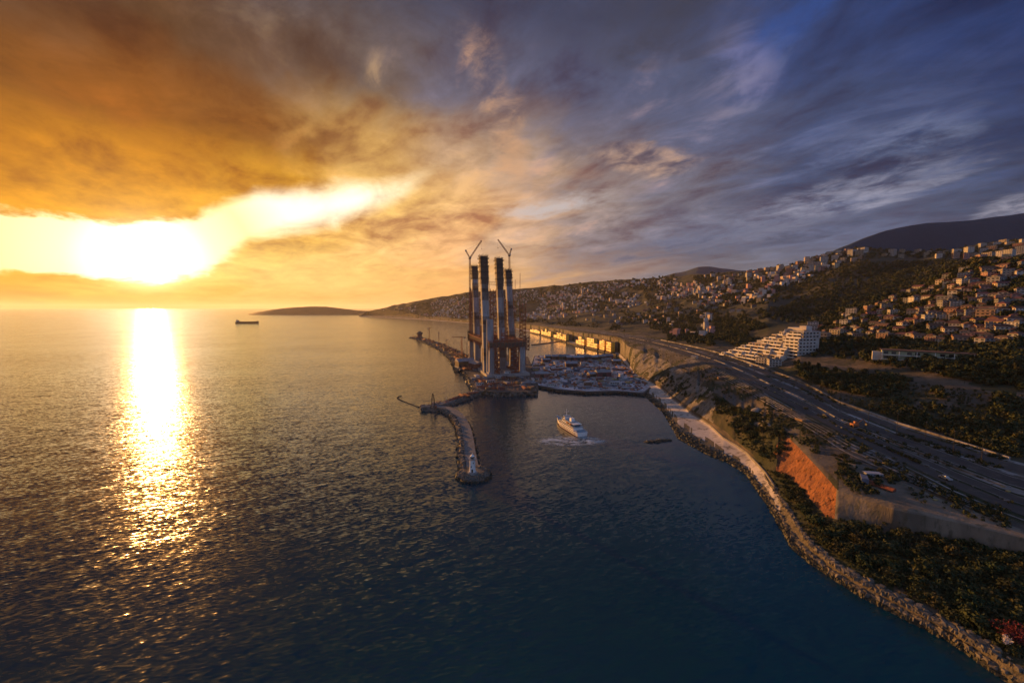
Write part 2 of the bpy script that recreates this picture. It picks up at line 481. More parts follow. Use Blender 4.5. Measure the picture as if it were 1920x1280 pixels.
# ---------------------------------------------------------------- the coast: a terrain lofted between feature lines
# every line: column of the photograph -> (row, height) for near ground or (row, None, distance) for far ground
XS = [674, 690, 730, 770, 820, 870, 940, 1000, 1080, 1160, 1200, 1240, 1300, 1340, 1400, 1440, 1500, 1600, 1700, 1786, 1920]
LINES = {
    'shore': {674: (593.6, 0), 690: (594, 0), 770: (598.5, 0), 870: (606, 0), 940: (614, 0), 1000: (625, 0), 1080: (648, 0), 1160: (668, 0), 1175: (692, 0), 1190: (735, 0), 1215: (747, 0), 1243: (772, 0), 1261: (800, 0), 1272: (821, 0), 1322: (849, 0), 1367: (867, 0), 1400: (888, 0), 1441: (948, 0), 1468: (994, 0), 1489: (1029, 0), 1522: (1056, 0), 1562: (1083, 0), 1620: (1120, 0), 1700: (1160, 0), 1786: (1203, 0), 1920: (1300, 0)},
    'back': {674: (593.2, 2), 690: (593.5, 3), 770: (597, 3), 870: (604.5, 3), 940: (611.5, 3), 1000: (621, 3), 1080: (643, 3), 1160: (662, 3), 1175: (676, 4), 1190: (700, 4), 1215: (714, 4), 1243: (731, 4), 1261: (748, 4), 1294: (774, 4), 1330: (797, 4), 1357: (823, 4), 1383: (838, 4), 1400: (850, 4), 1435: (888, 4), 1449: (910, 4), 1487: (967, 4), 1519: (1018, 4), 1573: (1062, 4), 1633: (1097, 4), 1700: (1131, 4), 1786: (1178, 4), 1920: (1258, 4)},
    'toe': {674: (592.6, 6), 690: (592.5, 8), 770: (596, 8), 870: (603.5, 8), 940: (609.5, 8), 1000: (619, 6), 1080: (640, 5), 1160: (659, 5), 1175: (674, 5), 1190: (696, 6), 1215: (708, 7), 1243: (726, 7), 1300: (772, 7), 1340: (797, 7), 1383: (829, 6.5), 1420: (862, 6.5), 1450: (880, 7.5), 1480: (893, 8), 1520: (935, 8), 1548: (967, 8), 1570: (973, 9), 1600: (978, 9.5), 1700: (998, 11), 1786: (1012, 12), 1920: (1041, 13)},
    'top': {674: (592.2, 9), 690: (591.5, 12), 770: (594.5, 14), 870: (602, 14), 940: (606, 18), 1000: (614, 25), 1080: (624, 31), 1160: (641, 33), 1200: (657, 31), 1240: (672, 29), 1300: (708, 26.5), 1340: (737, 24), 1400: (770, 22), 1440: (797, 21.5), 1480: (821, 21), 1520: (862, 20.5), 1552: (898, 19), 1570: (918, 18.5), 1600: (929, 18.5), 1700: (963, 19), 1786: (988, 19), 1920: (1018, 19)},
    'road_near': {674: (592, 10), 690: (591, 14), 770: (594, 16), 870: (601, 17), 940: (604, 22), 1000: (612, 28), 1080: (620, 33), 1160: (634, 36), 1240: (652, 37), 1340: (690, 36), 1440: (745, 32), 1500: (778, 29), 1600: (832, 26), 1700: (880, 23.5), 1786: (925, 21.5), 1920: (985, 20)},
    'road_far': {674: (591.6, 12), 690: (590, 18), 770: (593, 20), 870: (600, 20), 940: (601, 26), 1000: (607, 29), 1080: (614, 34), 1160: (624, 37), 1240: (638, 38), 1340: (660, 38), 1440: (694, 35), 1500: (716, 32), 1572: (755, 29.5), 1686: (796, 26), 1824: (839, 23.5), 1920: (871, 22.5)},
    'terrace': {674: (591.4, None, 4580), 690: (589, None, 4450), 770: (591, None, 3690), 870: (596, None, 2950), 940: (599, None, 2350), 1000: (603, None, 1950), 1080: (610, None, 1460), 1160: (618, None, 1130), 1240: (630, None, 850), 1340: (650, None, 620), 1440: (680, None, 470), 1500: (673, None, 432), 1600: (690, None, 372), 1700: (707, None, 318), 1786: (722, None, 285), 1920: (745, None, 250)},
    'slope': {674: (591.2, None, 4600), 690: (588, None, 4480), 770: (588, None, 3750), 870: (590, None, 3100), 940: (592, None, 2650), 1000: (596, None, 2400), 1080: (600, None, 1800), 1160: (603, None, 1450), 1240: (612, None, 1080), 1340: (625, None, 780), 1440: (650, None, 545), 1500: (640, None, 500), 1600: (642, None, 450), 1700: (650, None, 400), 1786: (655, None, 365), 1920: (650, None, 325)},
    'crest': {674: (591, None, 4620), 690: (587, None, 4510), 770: (584, None, 3800), 870: (580, None, 3250), 940: (580, None, 2900), 1000: (585, None, 2700), 1080: (588, None, 2200), 1160: (588, None, 1800), 1240: (592, None, 1400), 1340: (600, None, 1000), 1440: (603, None, 700), 1500: (607, None, 650), 1560: (592, None, 620), 1640: (562, None, 575), 1700: (545, None, 545), 1740: (530, None, 530), 1830: (495, None, 490), 1920: (486, None, 455)},
    'valley': {674: (590.6, None, 4640), 690: (586, None, 4540), 770: (579, None, 3880), 870: (572, None, 3390), 940: (569, None, 3120), 1000: (572, None, 2950), 1080: (573, None, 2500), 1160: (573, None, 2150), 1240: (576, None, 1720), 1340: (578, None, 1280), 1440: (588, None, 880), 1500: (612, None, 800), 1600: (592, None, 800), 1700: (565, None, 780), 1786: (530, None, 740), 1920: (515, None, 700)},
    'far_slope': {674: (590.4, None, 4650), 690: (585, None, 4560), 770: (572, None, 3980), 870: (560, None, 3520), 940: (556, None, 3280), 1000: (556, None, 3150), 1080: (552, None, 2750), 1160: (550, None, 2400), 1240: (549, None, 2050), 1340: (546, None, 1600), 1440: (546, None, 1250), 1500: (545, None, 1150), 1600: (520, None, 1080), 1700: (505, None, 1040), 1786: (494, None, 1000), 1920: (470, None, 960)},
    'ridge': {674: (590.2, None, 4660), 690: (584, None, 4580), 730: (574.5, None, 4330), 770: (566.5, None, 4080), 820: (557.5, None, 3850), 870: (549.5, None, 3650), 940: (544, None, 3480), 1000: (539.5, None, 3400), 1080: (531.5, None, 3050), 1160: (525, None, 2700), 1240: (520, None, 2400), 1340: (513, None, 1900), 1440: (504, None, 1600), 1500: (490, None, 1450), 1560: (474, None, 1380), 1610: (465, None, 1340), 1660: (468, None, 1310), 1700: (471, None, 1290), 1786: (468, None, 1240), 1850: (458, None, 1220), 1920: (449, None, 1200)},
}
NAMES = ['shore', 'back', 'toe', 'top', 'road_near', 'road_far', 'terrace', 'slope', 'crest', 'valley', 'far_slope', 'ridge']


def _line(nm):
    az, rr, zz = [], [], []
    for px in sorted(LINES[nm]):
        v = LINES[nm][px]
        p = at_z(px, v[0], v[1]) if v[1] is not None else at_y(px, v[0], v[2])
        az.append(math.atan2(p.x, p.y)); rr.append(math.hypot(p.x, p.y)); zz.append(p.z)
    return np.array(az), np.array(rr), np.array(zz)


KN = {n: _line(n) for n in NAMES}
AZ0, AZ1 = math.atan2((674 - 960) / FPX, 1.0), R(92)


def knots(az):
    """ranges and heights of all feature lines at the given bearings"""
    az = np.atleast_1d(np.asarray(az, float)); rs, zs = [], []
    for n in NAMES:
        a, r, z = KN[n]
        rs.append(np.exp(np.interp(az, a, np.log(r)))); zs.append(np.interp(az, a, z))
    # beyond the frame the coast bends on round the camera
    rs, zs = np.array(rs), np.array(zs)
    wild = np.clip((math.atan2((1470 - 960) / FPX, 1) - az) / .01, 0, 1) * np.clip((az - math.atan2((1165 - 960) / FPX, 1)) / .02, 0, 1)
    rs[3] += wild * (fbm(az * 60, az * 0 + 3, 3) * 5.0)
    rs[2] += wild * (fbm(az * 60 + 5, az * 0 + 8, 3) * 4.0)
    zs[3] += wild * fbm(az * 110, az * 0 + 21, 2) * 1.6
    for i in range(1, len(rs)): rs[i] = np.maximum(rs[i], rs[i - 1] + 0.6)
    r0 = rs[0] - np.maximum(6.0, rs[0] * .01); r1 = rs[-1] * 1.45
    rs = np.vstack([r0, rs, r1]); zs = np.vstack([np.full_like(r0, -3.0), zs, zs[-1] * .55 - 6])
    return rs, zs


NSUB = [2, 6, 4, 28, 8, 10, 14, 16, 26, 16, 20, 22, 6]


def relief(x, y, v, az, r):
    """broken ground: gullies and humps, none under the roads and the beach"""
    k = np.interp(v, [0, .9, 1.2, 2, 2.6, 3, 3.5, 4, 4.6, 5, 6, 6.3, 7, 8, 9, 10, 11, 12, 12.3, 13], [0, 0, .2, .2, .6, .8, 1.2, .4, .2, 0, 0, .5, .8, 1.2, 1.1, 1.6, 2.0, .9, 1.4, 2.0])
    big = np.clip((r - 250) / 900.0, 0, 1)
    n = fbm(x / 26, y / 26, 4) * 1.3 + big * (fbm(x / 95 + 3, y / 95, 4) * 6.5 + (.35 - np.abs(fbm(x / 210 + 7, y / 210, 3))) * 14.0)
    cl = np.exp(-((v - 3.55) / .42) ** 2)      # gullies in the sea cliff
    n = n + cl * (.3 - np.abs(fbm(x / 9.0, y / 9.0, 3))) * 2.6
    flat = np.where((az > math.atan2((1588 - 960) / FPX, 1)) & (v > 2.8) & (v < 4.95), .2, 1.0)
    return n * k * flat


def build_terrain():
    # columns: even in bearing over the frame, finer towards the near coast
    pxs = np.concatenate([np.linspace(674, 1150, 150), np.linspace(1153, 1330, 110), np.linspace(1331, 1920, 330)[0:]])
    az = np.arctan2((pxs - 960) / FPX, 1.0)
    az = np.concatenate([az, np.linspace(az[-1], AZ1, 40)[1:]])
    rs, zs = knots(az)
    V = np.concatenate([np.linspace(i, i + 1, n, endpoint=False) for i, n in enumerate(NSUB)] + [[float(len(NSUB))]])
    seg = np.minimum(V.astype(int), len(NSUB) - 1); f = (V - seg)[:, None]
    r = rs[seg] * (1 - f) + rs[seg + 1] * f
    z = zs[seg] * (1 - f) + zs[seg + 1] * f
    z = z + np.where(seg == 3, np.sin(V % 1 * math.pi) * 1.6, 0)[:, None] * (az < math.atan2((1474 - 960) / FPX, 1))[None]
    x, y = r * np.sin(az)[None], r * np.cos(az)[None]
    vv = np.repeat(V[:, None], len(az), 1)
    hz = np.exp(-((vv - 3.5) / .35) ** 2) * (az[None] < math.atan2((1588 - 960) / FPX, 1)) * 1.5 * (az[None] > math.atan2((1170 - 960) / FPX, 1))
    dr = hz * (fbm(x / 6 + z / 5, y / 6, 4) * 3.0 + fbm(x / 17, y / 17 + z / 9, 2) * 3.5)
    x, y = x + dr * np.sin(az)[None], y + dr * np.cos(az)[None]
    fade = np.clip((az - AZ0) / .02, 0, 1)[None]
    z = z + relief(x, y, vv, az[None], r) * fade
    nr, nc = x.shape
    verts = np.stack([x, y, z], -1).reshape(-1, 3)
    i, j = np.meshgrid(np.arange(nr - 1), np.arange(nc - 1), indexing='ij')
    a = i * nc + j
    faces = np.stack([a, a + 1, a + nc + 1, a + nc], -1).reshape(-1, 4)
    # which ground lies where
    vc = np.repeat(((V[:-1] + V[1:]) / 2)[:, None], nc - 1, 1)
    azc = np.repeat(((az[:-1] + az[1:]) / 2)[None], nr - 1, 0)
    pc = 960 + np.tan(np.clip(azc, -1.5, 1.5)) * FPX
    cx = (x[:-1, :-1] + x[1:, 1:]) / 2; cy = (y[:-1, :-1] + y[1:, 1:]) / 2; cz = (z[:-1, :-1] + z[1:, 1:]) / 2
    n = fbm(cx / 22, cy / 22, 4); n2 = fbm(cx / 9 + 40, cy / 9, 3)
    pc = pc + n2 * 12
    G = ['scrub', 'pale_rock', 'red_earth', 'sprayed_concrete', 'sand', 'shore_gravel', 'town_ground', 'earth_bare', 'yard']
    mi = np.full(vc.shape, 0)
    mi[(vc < 1.42)] = 5
    mi[(vc >= 1.42 + n2 * .2) & (vc > 1.1) & (vc < 2.1)] = 4
    mi[(vc >= 1.2) & (vc < 2.1) & (pc > 1480)] = 5
    mi[(vc >= 2.1) & (vc < 3) & (pc < 1420)] = 7
    mi[(vc >= 2.1) & (vc < 3) & (n > .25)] = 7
    cl = (vc >= 3) & (vc < 4)
    mi[cl & (pc < 1345)] = 1
    mi[cl & (pc < 1345) & (n2 + n * .5 > .22)] = 0
    mi[cl & (pc > 1345) & (pc < 1474) & (n > .22)] = 1
    pe = 960 + np.tan(np.clip(azc, -1.5, 1.5)) * FPX
    mi[cl & (pc > 1472) & (pe < 1591)] = 2
    mi[cl & (pe >= 1591)] = 3
    mi[(vc >= 4) & (vc < 5)] = 8
    mi[(vc >= 4) & (vc < 5) & (n > .08)] = 0
    mi[(vc >= 4) & (vc < 5) & (n2 < -.25)] = 7
    mi[(vc >= 4) & (vc < 4.6) & (pe >= 1594)] = 3
    mi[(vc >= 5) & (vc < 6)] = 8
    mi[(vc >= 5) & (vc < 6) & (n > -.05)] = 0
    mi[(vc >= 6) & (vc < 7)] = 0
    mi[(vc >= 6) & (vc < 7) & (n > .12)] = 7
    mi[(vc >= 6.86) & (vc < 7.1) & (pe > 1480)] = 7
    mi[(vc >= 7)] = 6
    mi[(vc >= 7) & (vc < 7.35) & (pe > 1480) & (n > -.1)] = 7
    me = np_mesh('hillside', verts, faces, G, mi.ravel())
    return tag(link('hillside', me), 'steep coastal hillside above the harbour', kind='structure')


build_terrain()


def ground(x, y):
    """height of the terrain under a point, and where between the feature lines it lies"""
    az = math.atan2(x, y); r = math.hypot(x, y)
    rs, zs = knots([az]); rs, zs = rs[:, 0], zs[:, 0]
    if r <= rs[0] or az < AZ0: return -3.0, 0.0
    i = min(int(np.searchsorted(rs, r)) - 1, len(NSUB) - 1)
    f = min(1.0, (r - rs[i]) / (rs[i + 1] - rs[i]))
    v = i + f
    z = zs[i] * (1 - f) + zs[i + 1] * f
    return float(z + relief(np.array(x), np.array(y), np.array(v), np.array(az), np.array(r))), v


_hc = {}


def hit(px, py, rmin=90.0):
    """the point of the terrain seen at a pixel of the photograph"""
    rx, ry, rz = ray(px, py); h = math.hypot(rx, ry); k = round(math.atan2(rx, ry) / .0006); az = k * .0006
    if k not in _hc:
        rs, zs = knots([az]); rs, zs = rs[:, 0], zs[:, 0]
        R_ = np.exp(np.linspace(math.log(max(rmin, rs[0])), math.log(rs[-1]), 520))
        v = np.interp(R_, rs, np.arange(len(rs))); z = np.interp(R_, rs, zs)
        x, y = R_ * math.sin(az), R_ * math.cos(az)
        _hc[k] = R_, v, x, y, z + relief(x, y, v, np.full_like(R_, az), R_)
    R_, v, x, y, z = _hc[k]
    los = CAM_H + rz / h * R_
    w = np.nonzero(z >= los)[0]
    if len(w) == 0: return None
    i = w[0]
    return float(x[i]), float(y[i]), float(z[i]), float(v[i]), float(R_[i])


def strip(name, v0, v1, m, label, lift=0.12, n=420, px0=1000, px1=1920, kind='structure', parent=None):
    """a sheet draped over the corridor between the two road lines"""
    az = np.concatenate([np.arctan2((np.linspace(px0, px1, n) - 960) / FPX, 1.0), np.linspace(math.atan2((px1 - 960) / FPX, 1), AZ1 - .02, 20)[1:]]) if px1 >= 1920 else np.arctan2((np.linspace(px0, px1, n) - 960) / FPX, 1.0)
    rs, zs = knots(az); n = len(az)
    def P(v):
        i = int(v); f = v - i
        r = rs[i] * (1 - f) + rs[i + 1] * f; z = zs[i] * (1 - f) + zs[i + 1] * f + lift
        return np.stack([r * np.sin(az), r * np.cos(az), z], -1)
    V = np.concatenate([P(v0), P((v0 + v1) / 2), P(v1)])
    k = np.arange(n - 1)
    F = np.concatenate([np.stack([k, k + 1, k + n + 1, k + n], -1), np.stack([k + n, k + n + 1, k + 2 * n + 1, k + 2 * n], -1)])
    o = link(name, np_mesh(name, V, F, [m]), parent)
    if parent is None: tag(o, label, kind=kind)
    return o


# ---------------------------------------------------------------- far land
mat('far_hill', (.030, .030, .016), (.055, .046, .030), .012, .95, bump=3.0, bscale=.03)
mat('mountain', (.010, .034, .062), (.014, .042, .074), .004, .95, bump=6.0, bscale=.01)  # blue of distant haze mixed into the base colour, close to the sky


def ridge_land(name, label, pts, shore_py, Yr, Yb, m, zf=0.0, amp=6.0, n=160):
    """a hill seen as a silhouette: front foot, crest through the given pixels, falling behind"""
    px = np.linspace(pts[0][0], pts[-1][0], n); py = np.interp(px, [p[0] for p in pts], [p[1] for p in pts])
    rows = 26; V = []
    for i in range(n):
        c = at_y(px[i], py[i], Yr)
        fz = at_z(px[i], shore_py, 0.0) if zf == 0 else at_y(px[i], py[i], zf)
        f0 = Vector((fz.x, fz.y, -2.0))
        b0 = Vector((c.x * Yb / Yr, Yb, -2.0))
        for j in range(rows):
            u = j / (rows - 1)
            if u < .6:
                q = u / .6; p = f0.lerp(c, q); z = -2 + (c.z + 2) * math.sin(q * math.pi / 2) ** .9
            else:
                q = (u - .6) / .4; p = c.lerp(b0, q); z = -2 + (c.z + 2) * math.cos(q * math.pi / 2)
            g = float(fbm(np.array(p.x / 160), np.array(p.y / 160), 4)) * amp * math.sin(u * math.pi) * min(1, max(0, (c.z + 2)) / 40)
            V.append((p.x, p.y, max(z, -2) + g))
    i, j = np.meshgrid(np.arange(n - 1), np.arange(rows - 1), indexing='ij'); a = i * rows + j
    F = np.stack([a, a + rows, a + rows + 1, a + 1], -1).reshape(-1, 4)
    return tag(link(name, np_mesh(name, np.array(V), F, [m])), label, kind='structure')


ridge_land('island', 'low wooded island on the horizon', [(458, 591), (480, 585.5), (510, 580), (550, 576), (585, 574.5), (612, 575), (640, 578), (665, 581), (700, 583.5), (740, 588)], 590.5, 6200, 6900, 'far_hill')
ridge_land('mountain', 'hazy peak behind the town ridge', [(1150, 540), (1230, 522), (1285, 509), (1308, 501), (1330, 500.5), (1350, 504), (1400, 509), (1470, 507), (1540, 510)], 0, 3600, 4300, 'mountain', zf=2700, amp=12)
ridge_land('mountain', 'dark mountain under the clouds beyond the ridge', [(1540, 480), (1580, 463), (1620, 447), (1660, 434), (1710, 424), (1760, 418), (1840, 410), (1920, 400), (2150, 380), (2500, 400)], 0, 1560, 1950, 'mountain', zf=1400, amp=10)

# ---------------------------------------------------------------- roads
strip('road', 5.10, 5.215, 'asphalt', 'dark service lane nearest the sea')
strip('road', 5.245, 5.36, 'asphalt', 'dark seaward carriageway of the coast road')
strip('road', 5.50, 5.66, 'asphalt', 'dark middle carriageway of the coast road')
strip('road', 5.79, 5.90, 'asphalt', 'dark landward carriageway of the coast road')
for a, b in ((5.385, 5.47), (5.685, 5.735), (5.945, 5.995), (5.035, 5.05)):
    strip('road_verge', a, b, 'verge', 'pale dusty verge between the carriageways', lift=.16)
for a in (4.70, 4.80, 4.885, 4.955): strip('dirt_track', a, a + .022, 'verge', 'pale dusty track beside the coast road', lift=.45 - (a - 4.7) * 1.1, px0=1180)
for v in (5.249, 5.352, 5.507, 5.653):
    strip('road_marking', v, v + .006, 'road_paint', 'white edge line painted on the coast road', lift=.135)


def wall_along(name, v, w, h, m, label, cat, px0, px1, n=200, sub=6):
    """a low wall following the road, built in lengths"""
    root = thing(name, label, cat)
    az = np.arctan2((np.linspace(px0, px1, n) - 960) / FPX, 1.0)
    rs, zs = knots(az); i = int(v); f = v - i
    r = rs[i] * (1 - f) + rs[i + 1] * f; z = zs[i] * (1 - f) + zs[i + 1] * f
    P = [Vector((r[q] * math.sin(az[q]), r[q] * math.cos(az[q]), z[q])) for q in range(n)]
    step = n // sub
    for k in range(0, n - 1, step):
        mb = MB()
        for q in range(k, min(k + step, n - 1)):
            d = (P[q + 1] - P[q]); s_ = Vector((-d.y, d.x, 0)).normalized() * (w / 2)
            a, b = P[q], P[q + 1]; up = Vector((0, 0, h)); dn = Vector((0, 0, -.6))
            mb.add([a - s_ + dn, a + s_ + dn, b + s_ + dn, b - s_ + dn, a - s_ + up, a + s_ + up, b + s_ + up, b - s_ + up],
                   [(4, 5, 6, 7), (0, 4, 7, 3), (1, 2, 6, 5), (0, 1, 5, 4), (2, 3, 7, 6)])
        mb.build('wall_section', m, root)
    return root


wall_along('crash_barrier', 5.425, .6, .9, 'verge', 'pale concrete barrier along the seaward carriageway', 'barrier', 1180, 1920)
wall_along('retaining_wall', 5.985, .8, 1.8, 'verge', 'low pale retaining wall at the foot of the hill', 'wall', 1240, 1920)
wall_along('parapet_wall', 2.03, .7, 1.2, 'kerb_concrete', 'pale beach wall between the sand and the scrub slope', 'wall', 1210, 1470)

# ---------------------------------------------------------------- materials of built things
mat('tower_concrete', (.33, .325, .325), (.20, .197, .195), .10, .88, bump=.05, bscale=.8, stretch=(1, 1, .18), c3=(.19, .165, .145))
mat('tower_stained', (.22, .195, .175), (.13, .115, .105), .12, .9, bump=.05, bscale=.8, stretch=(1, 1, .2), c3=(.09, .07, .06))
mat('formwork', (.12, .088, .068), (.065, .050, .042), .5, .85, bump=.05)
mat('rust_steel', (.33, .105, .06), (.18, .07, .045), .6, .75, metal=.2)
mat('dark_steel', (.05, .045, .042), (.035, .033, .032), .6, .6, metal=.4)
mat('orange_steel', (.36, .13, .045), (.24, .085, .035), .5, .6, metal=.1)
mat('white_paint', (.74, .73, .70), (.62, .60, .57), .4, .55)
mat('deck_blue', (.20, .28, .34), (.16, .23, .29), .5, .6)
mat('red_hull', (.22, .045, .03), (.15, .035, .025), .3, .6)
mat('glass', (.012, .015, .018), (.02, .024, .028), .3, .12, spec=.6)
mat('hut_white', (.46, .45, .43), (.36, .35, .33), .5, .8, obj_var=.5)
mat('sheet_grey', (.26, .27, .29), (.19, .20, .22), .4, .75, obj_var=.7)
mat('sheet_rust', (.155, .075, .055), (.095, .055, .045), .4, .85, obj_var=.8)
mat('timber', (.30, .20, .105), (.20, .135, .07), .5, .85, obj_var=.7)
mat('slate_blue', (.10, .12, .17), (.07, .085, .125), .5, .7, obj_var=.6)
mat('sun_gold_wall', (.84, .50, .07), (.66, .36, .05), .3, .5, spec=.5)  # the low sun's golden glow on the fronts is put into this colour
mat('quay_stone', (.10, .09, .08), (.065, .058, .052), .25, .9, bump=.15, bscale=.7)
mat('foam', (.60, .66, .68), (.45, .52, .55), .3, .6)
mat('wall_white', (.46, .43, .39), (.36, .335, .30), .3, .8, obj_var=.35)
mat('wall_cream', (.40, .33, .25), (.31, .26, .20), .3, .85, obj_var=.5)
mat('wall_rose', (.33, .20, .16), (.26, .16, .13), .3, .85, obj_var=.5)
mat('wall_grey', (.25, .25, .25), (.19, .19, .195), .3, .85, obj_var=.5)
mat('wall_green', (.33, .36, .25), (.27, .30, .20), .3, .85)
mat('roof_tile', (.155, .075, .052), (.10, .052, .040), .8, .9, obj_var=.5)
mat('roof_flat', (.17, .16, .15), (.12, .115, .11), .4, .9, obj_var=.4)

# ---------------------------------------------------------------- bridge towers on their foundation
ROW = Vector((-.269, .963, 0)); SIDE = Vector((.963, .269, 0)); TA = math.atan2(ROW.y, ROW.x) - math.pi / 2
FL, FR = Vector((-28.5, 555, 0)), Vector((14, 569, 0))
fd = thing('tower_foundation', 'concrete foundation block in the water under the bridge towers', 'foundation')
apron = [at_z(890, 731, 4), at_z(930, 735, 4), at_z(1003, 734, 4), at_z(1004, 700, 4), at_z(990, 668, 4), at_z(882, 660, 4), at_z(868, 686, 4)]
MB().prism(apron, -3.5, 4.0).build('apron', 'quay_stone', fd)
slab = [FL - SIDE * 9 - ROW * 10, FR + SIDE * 9 - ROW * 10, FR + SIDE * 9 + ROW * 178, FL - SIDE * 9 + ROW * 178]
MB().prism(slab, 4.0, 8.0).build('plinth', 'concrete', fd)
for i in range(14):
    f = (i + .5) / 14; a = apron[1].lerp(apron[2], f)
    MB().lathe([(.9, -6), (.9, 2.6)], 8, (a.x, a.y - .8, 0)).build('fender_pile', 'dark_steel', fd)

bt = thing('bridge_tower', 'four tall unfinished concrete bridge pylons rising from a column frame', 'bridge tower')
for base, ts in ((FL, (0, .33, .66, 1.0)), (FR, (0, .3, .62, 1.0))):
    for q in ts:
        p = base + ROW * (171 * q); w = 8.4 if q == 0 else 7.4
        mb = MB(); mb.box((p.x, p.y, 8.0), (w + 2.4, w + 2.4, 2.2), TA); mb.box((p.x, p.y, 10.2), (w, w, 35.8), TA, top=(.94, .94))
        mb.build('column', 'tower_concrete', bt)
for k, (a, b, z, h, w) in enumerate(((FL, FL + ROW * 171, 46, 5, 7.6), (FR, FR + ROW * 171, 46, 5, 7.6), (FL, FR, 44.5, 6.6, 8.6), (FL + ROW * 56, FR + ROW * 51, 46.02, 4.9, 6), (FL + ROW * 113, FR + ROW * 106, 46.02, 4.9, 6), (FL + ROW * 171, FR + ROW * 171, 46.02, 4.9, 7))):
    a, b = Vector(a), Vector(b); d = b - a; c = (a + b) / 2
    e = 4.2 if k < 2 else -4.3
    ln = d.length + (7.8 if k < 2 else (9.2 if k == 2 else -7.9)); ra = math.atan2(d.y, d.x)
    cr = MB(); cr.box((c.x, c.y, z), (ln, w, h), ra); o = cr.build('crossbeam', 'formwork' if k in (0, 2) else 'tower_stained', bt)
    sc = MB(); nrm = Vector((-d.y, d.x, 0)).normalized(); dn = d.normalized()
    for sd in (-1, 1):
        for lv in (1.4, 2.8):
            sc.tube(c - dn * (ln / 2) + nrm * (sd * (w / 2 + 1.0)) + Vector((0, 0, z + h + lv)), c + dn * (ln / 2) + nrm * (sd * (w / 2 + 1.0)) + Vector((0, 0, z + h + lv)), .28)
        q = int(ln / 5)
        for i in range(q + 1):
            pp = c + dn * (ln * (i / q - .5)) + nrm * (sd * (w / 2 + 1.0)); sc.tube(pp + Vector((0, 0, z - 4.5)), pp + Vector((0, 0, z + h + 3.0 + (i * 5) % 3)), .26)
            if i < q: sc.tube(pp + Vector((0, 0, z - 2.5)), pp + dn * (ln / q) + Vector((0, 0, z + h * .5)), .22)
    sc.build('scaffold', 'rust_steel', o)
SH = [  # foot pixel column, distance, head pixel (x, y), width, formwork height, name of look
    (896, 716, 889.0, 500, 9.4, 22), (913, 572, 906.0, 482, 9.6, 38), (942, 604, 935.0, 486, 8.8, 40), (961, 704, 952.0, 507, 9.8, 15)]
SHAFT_TOPS = []
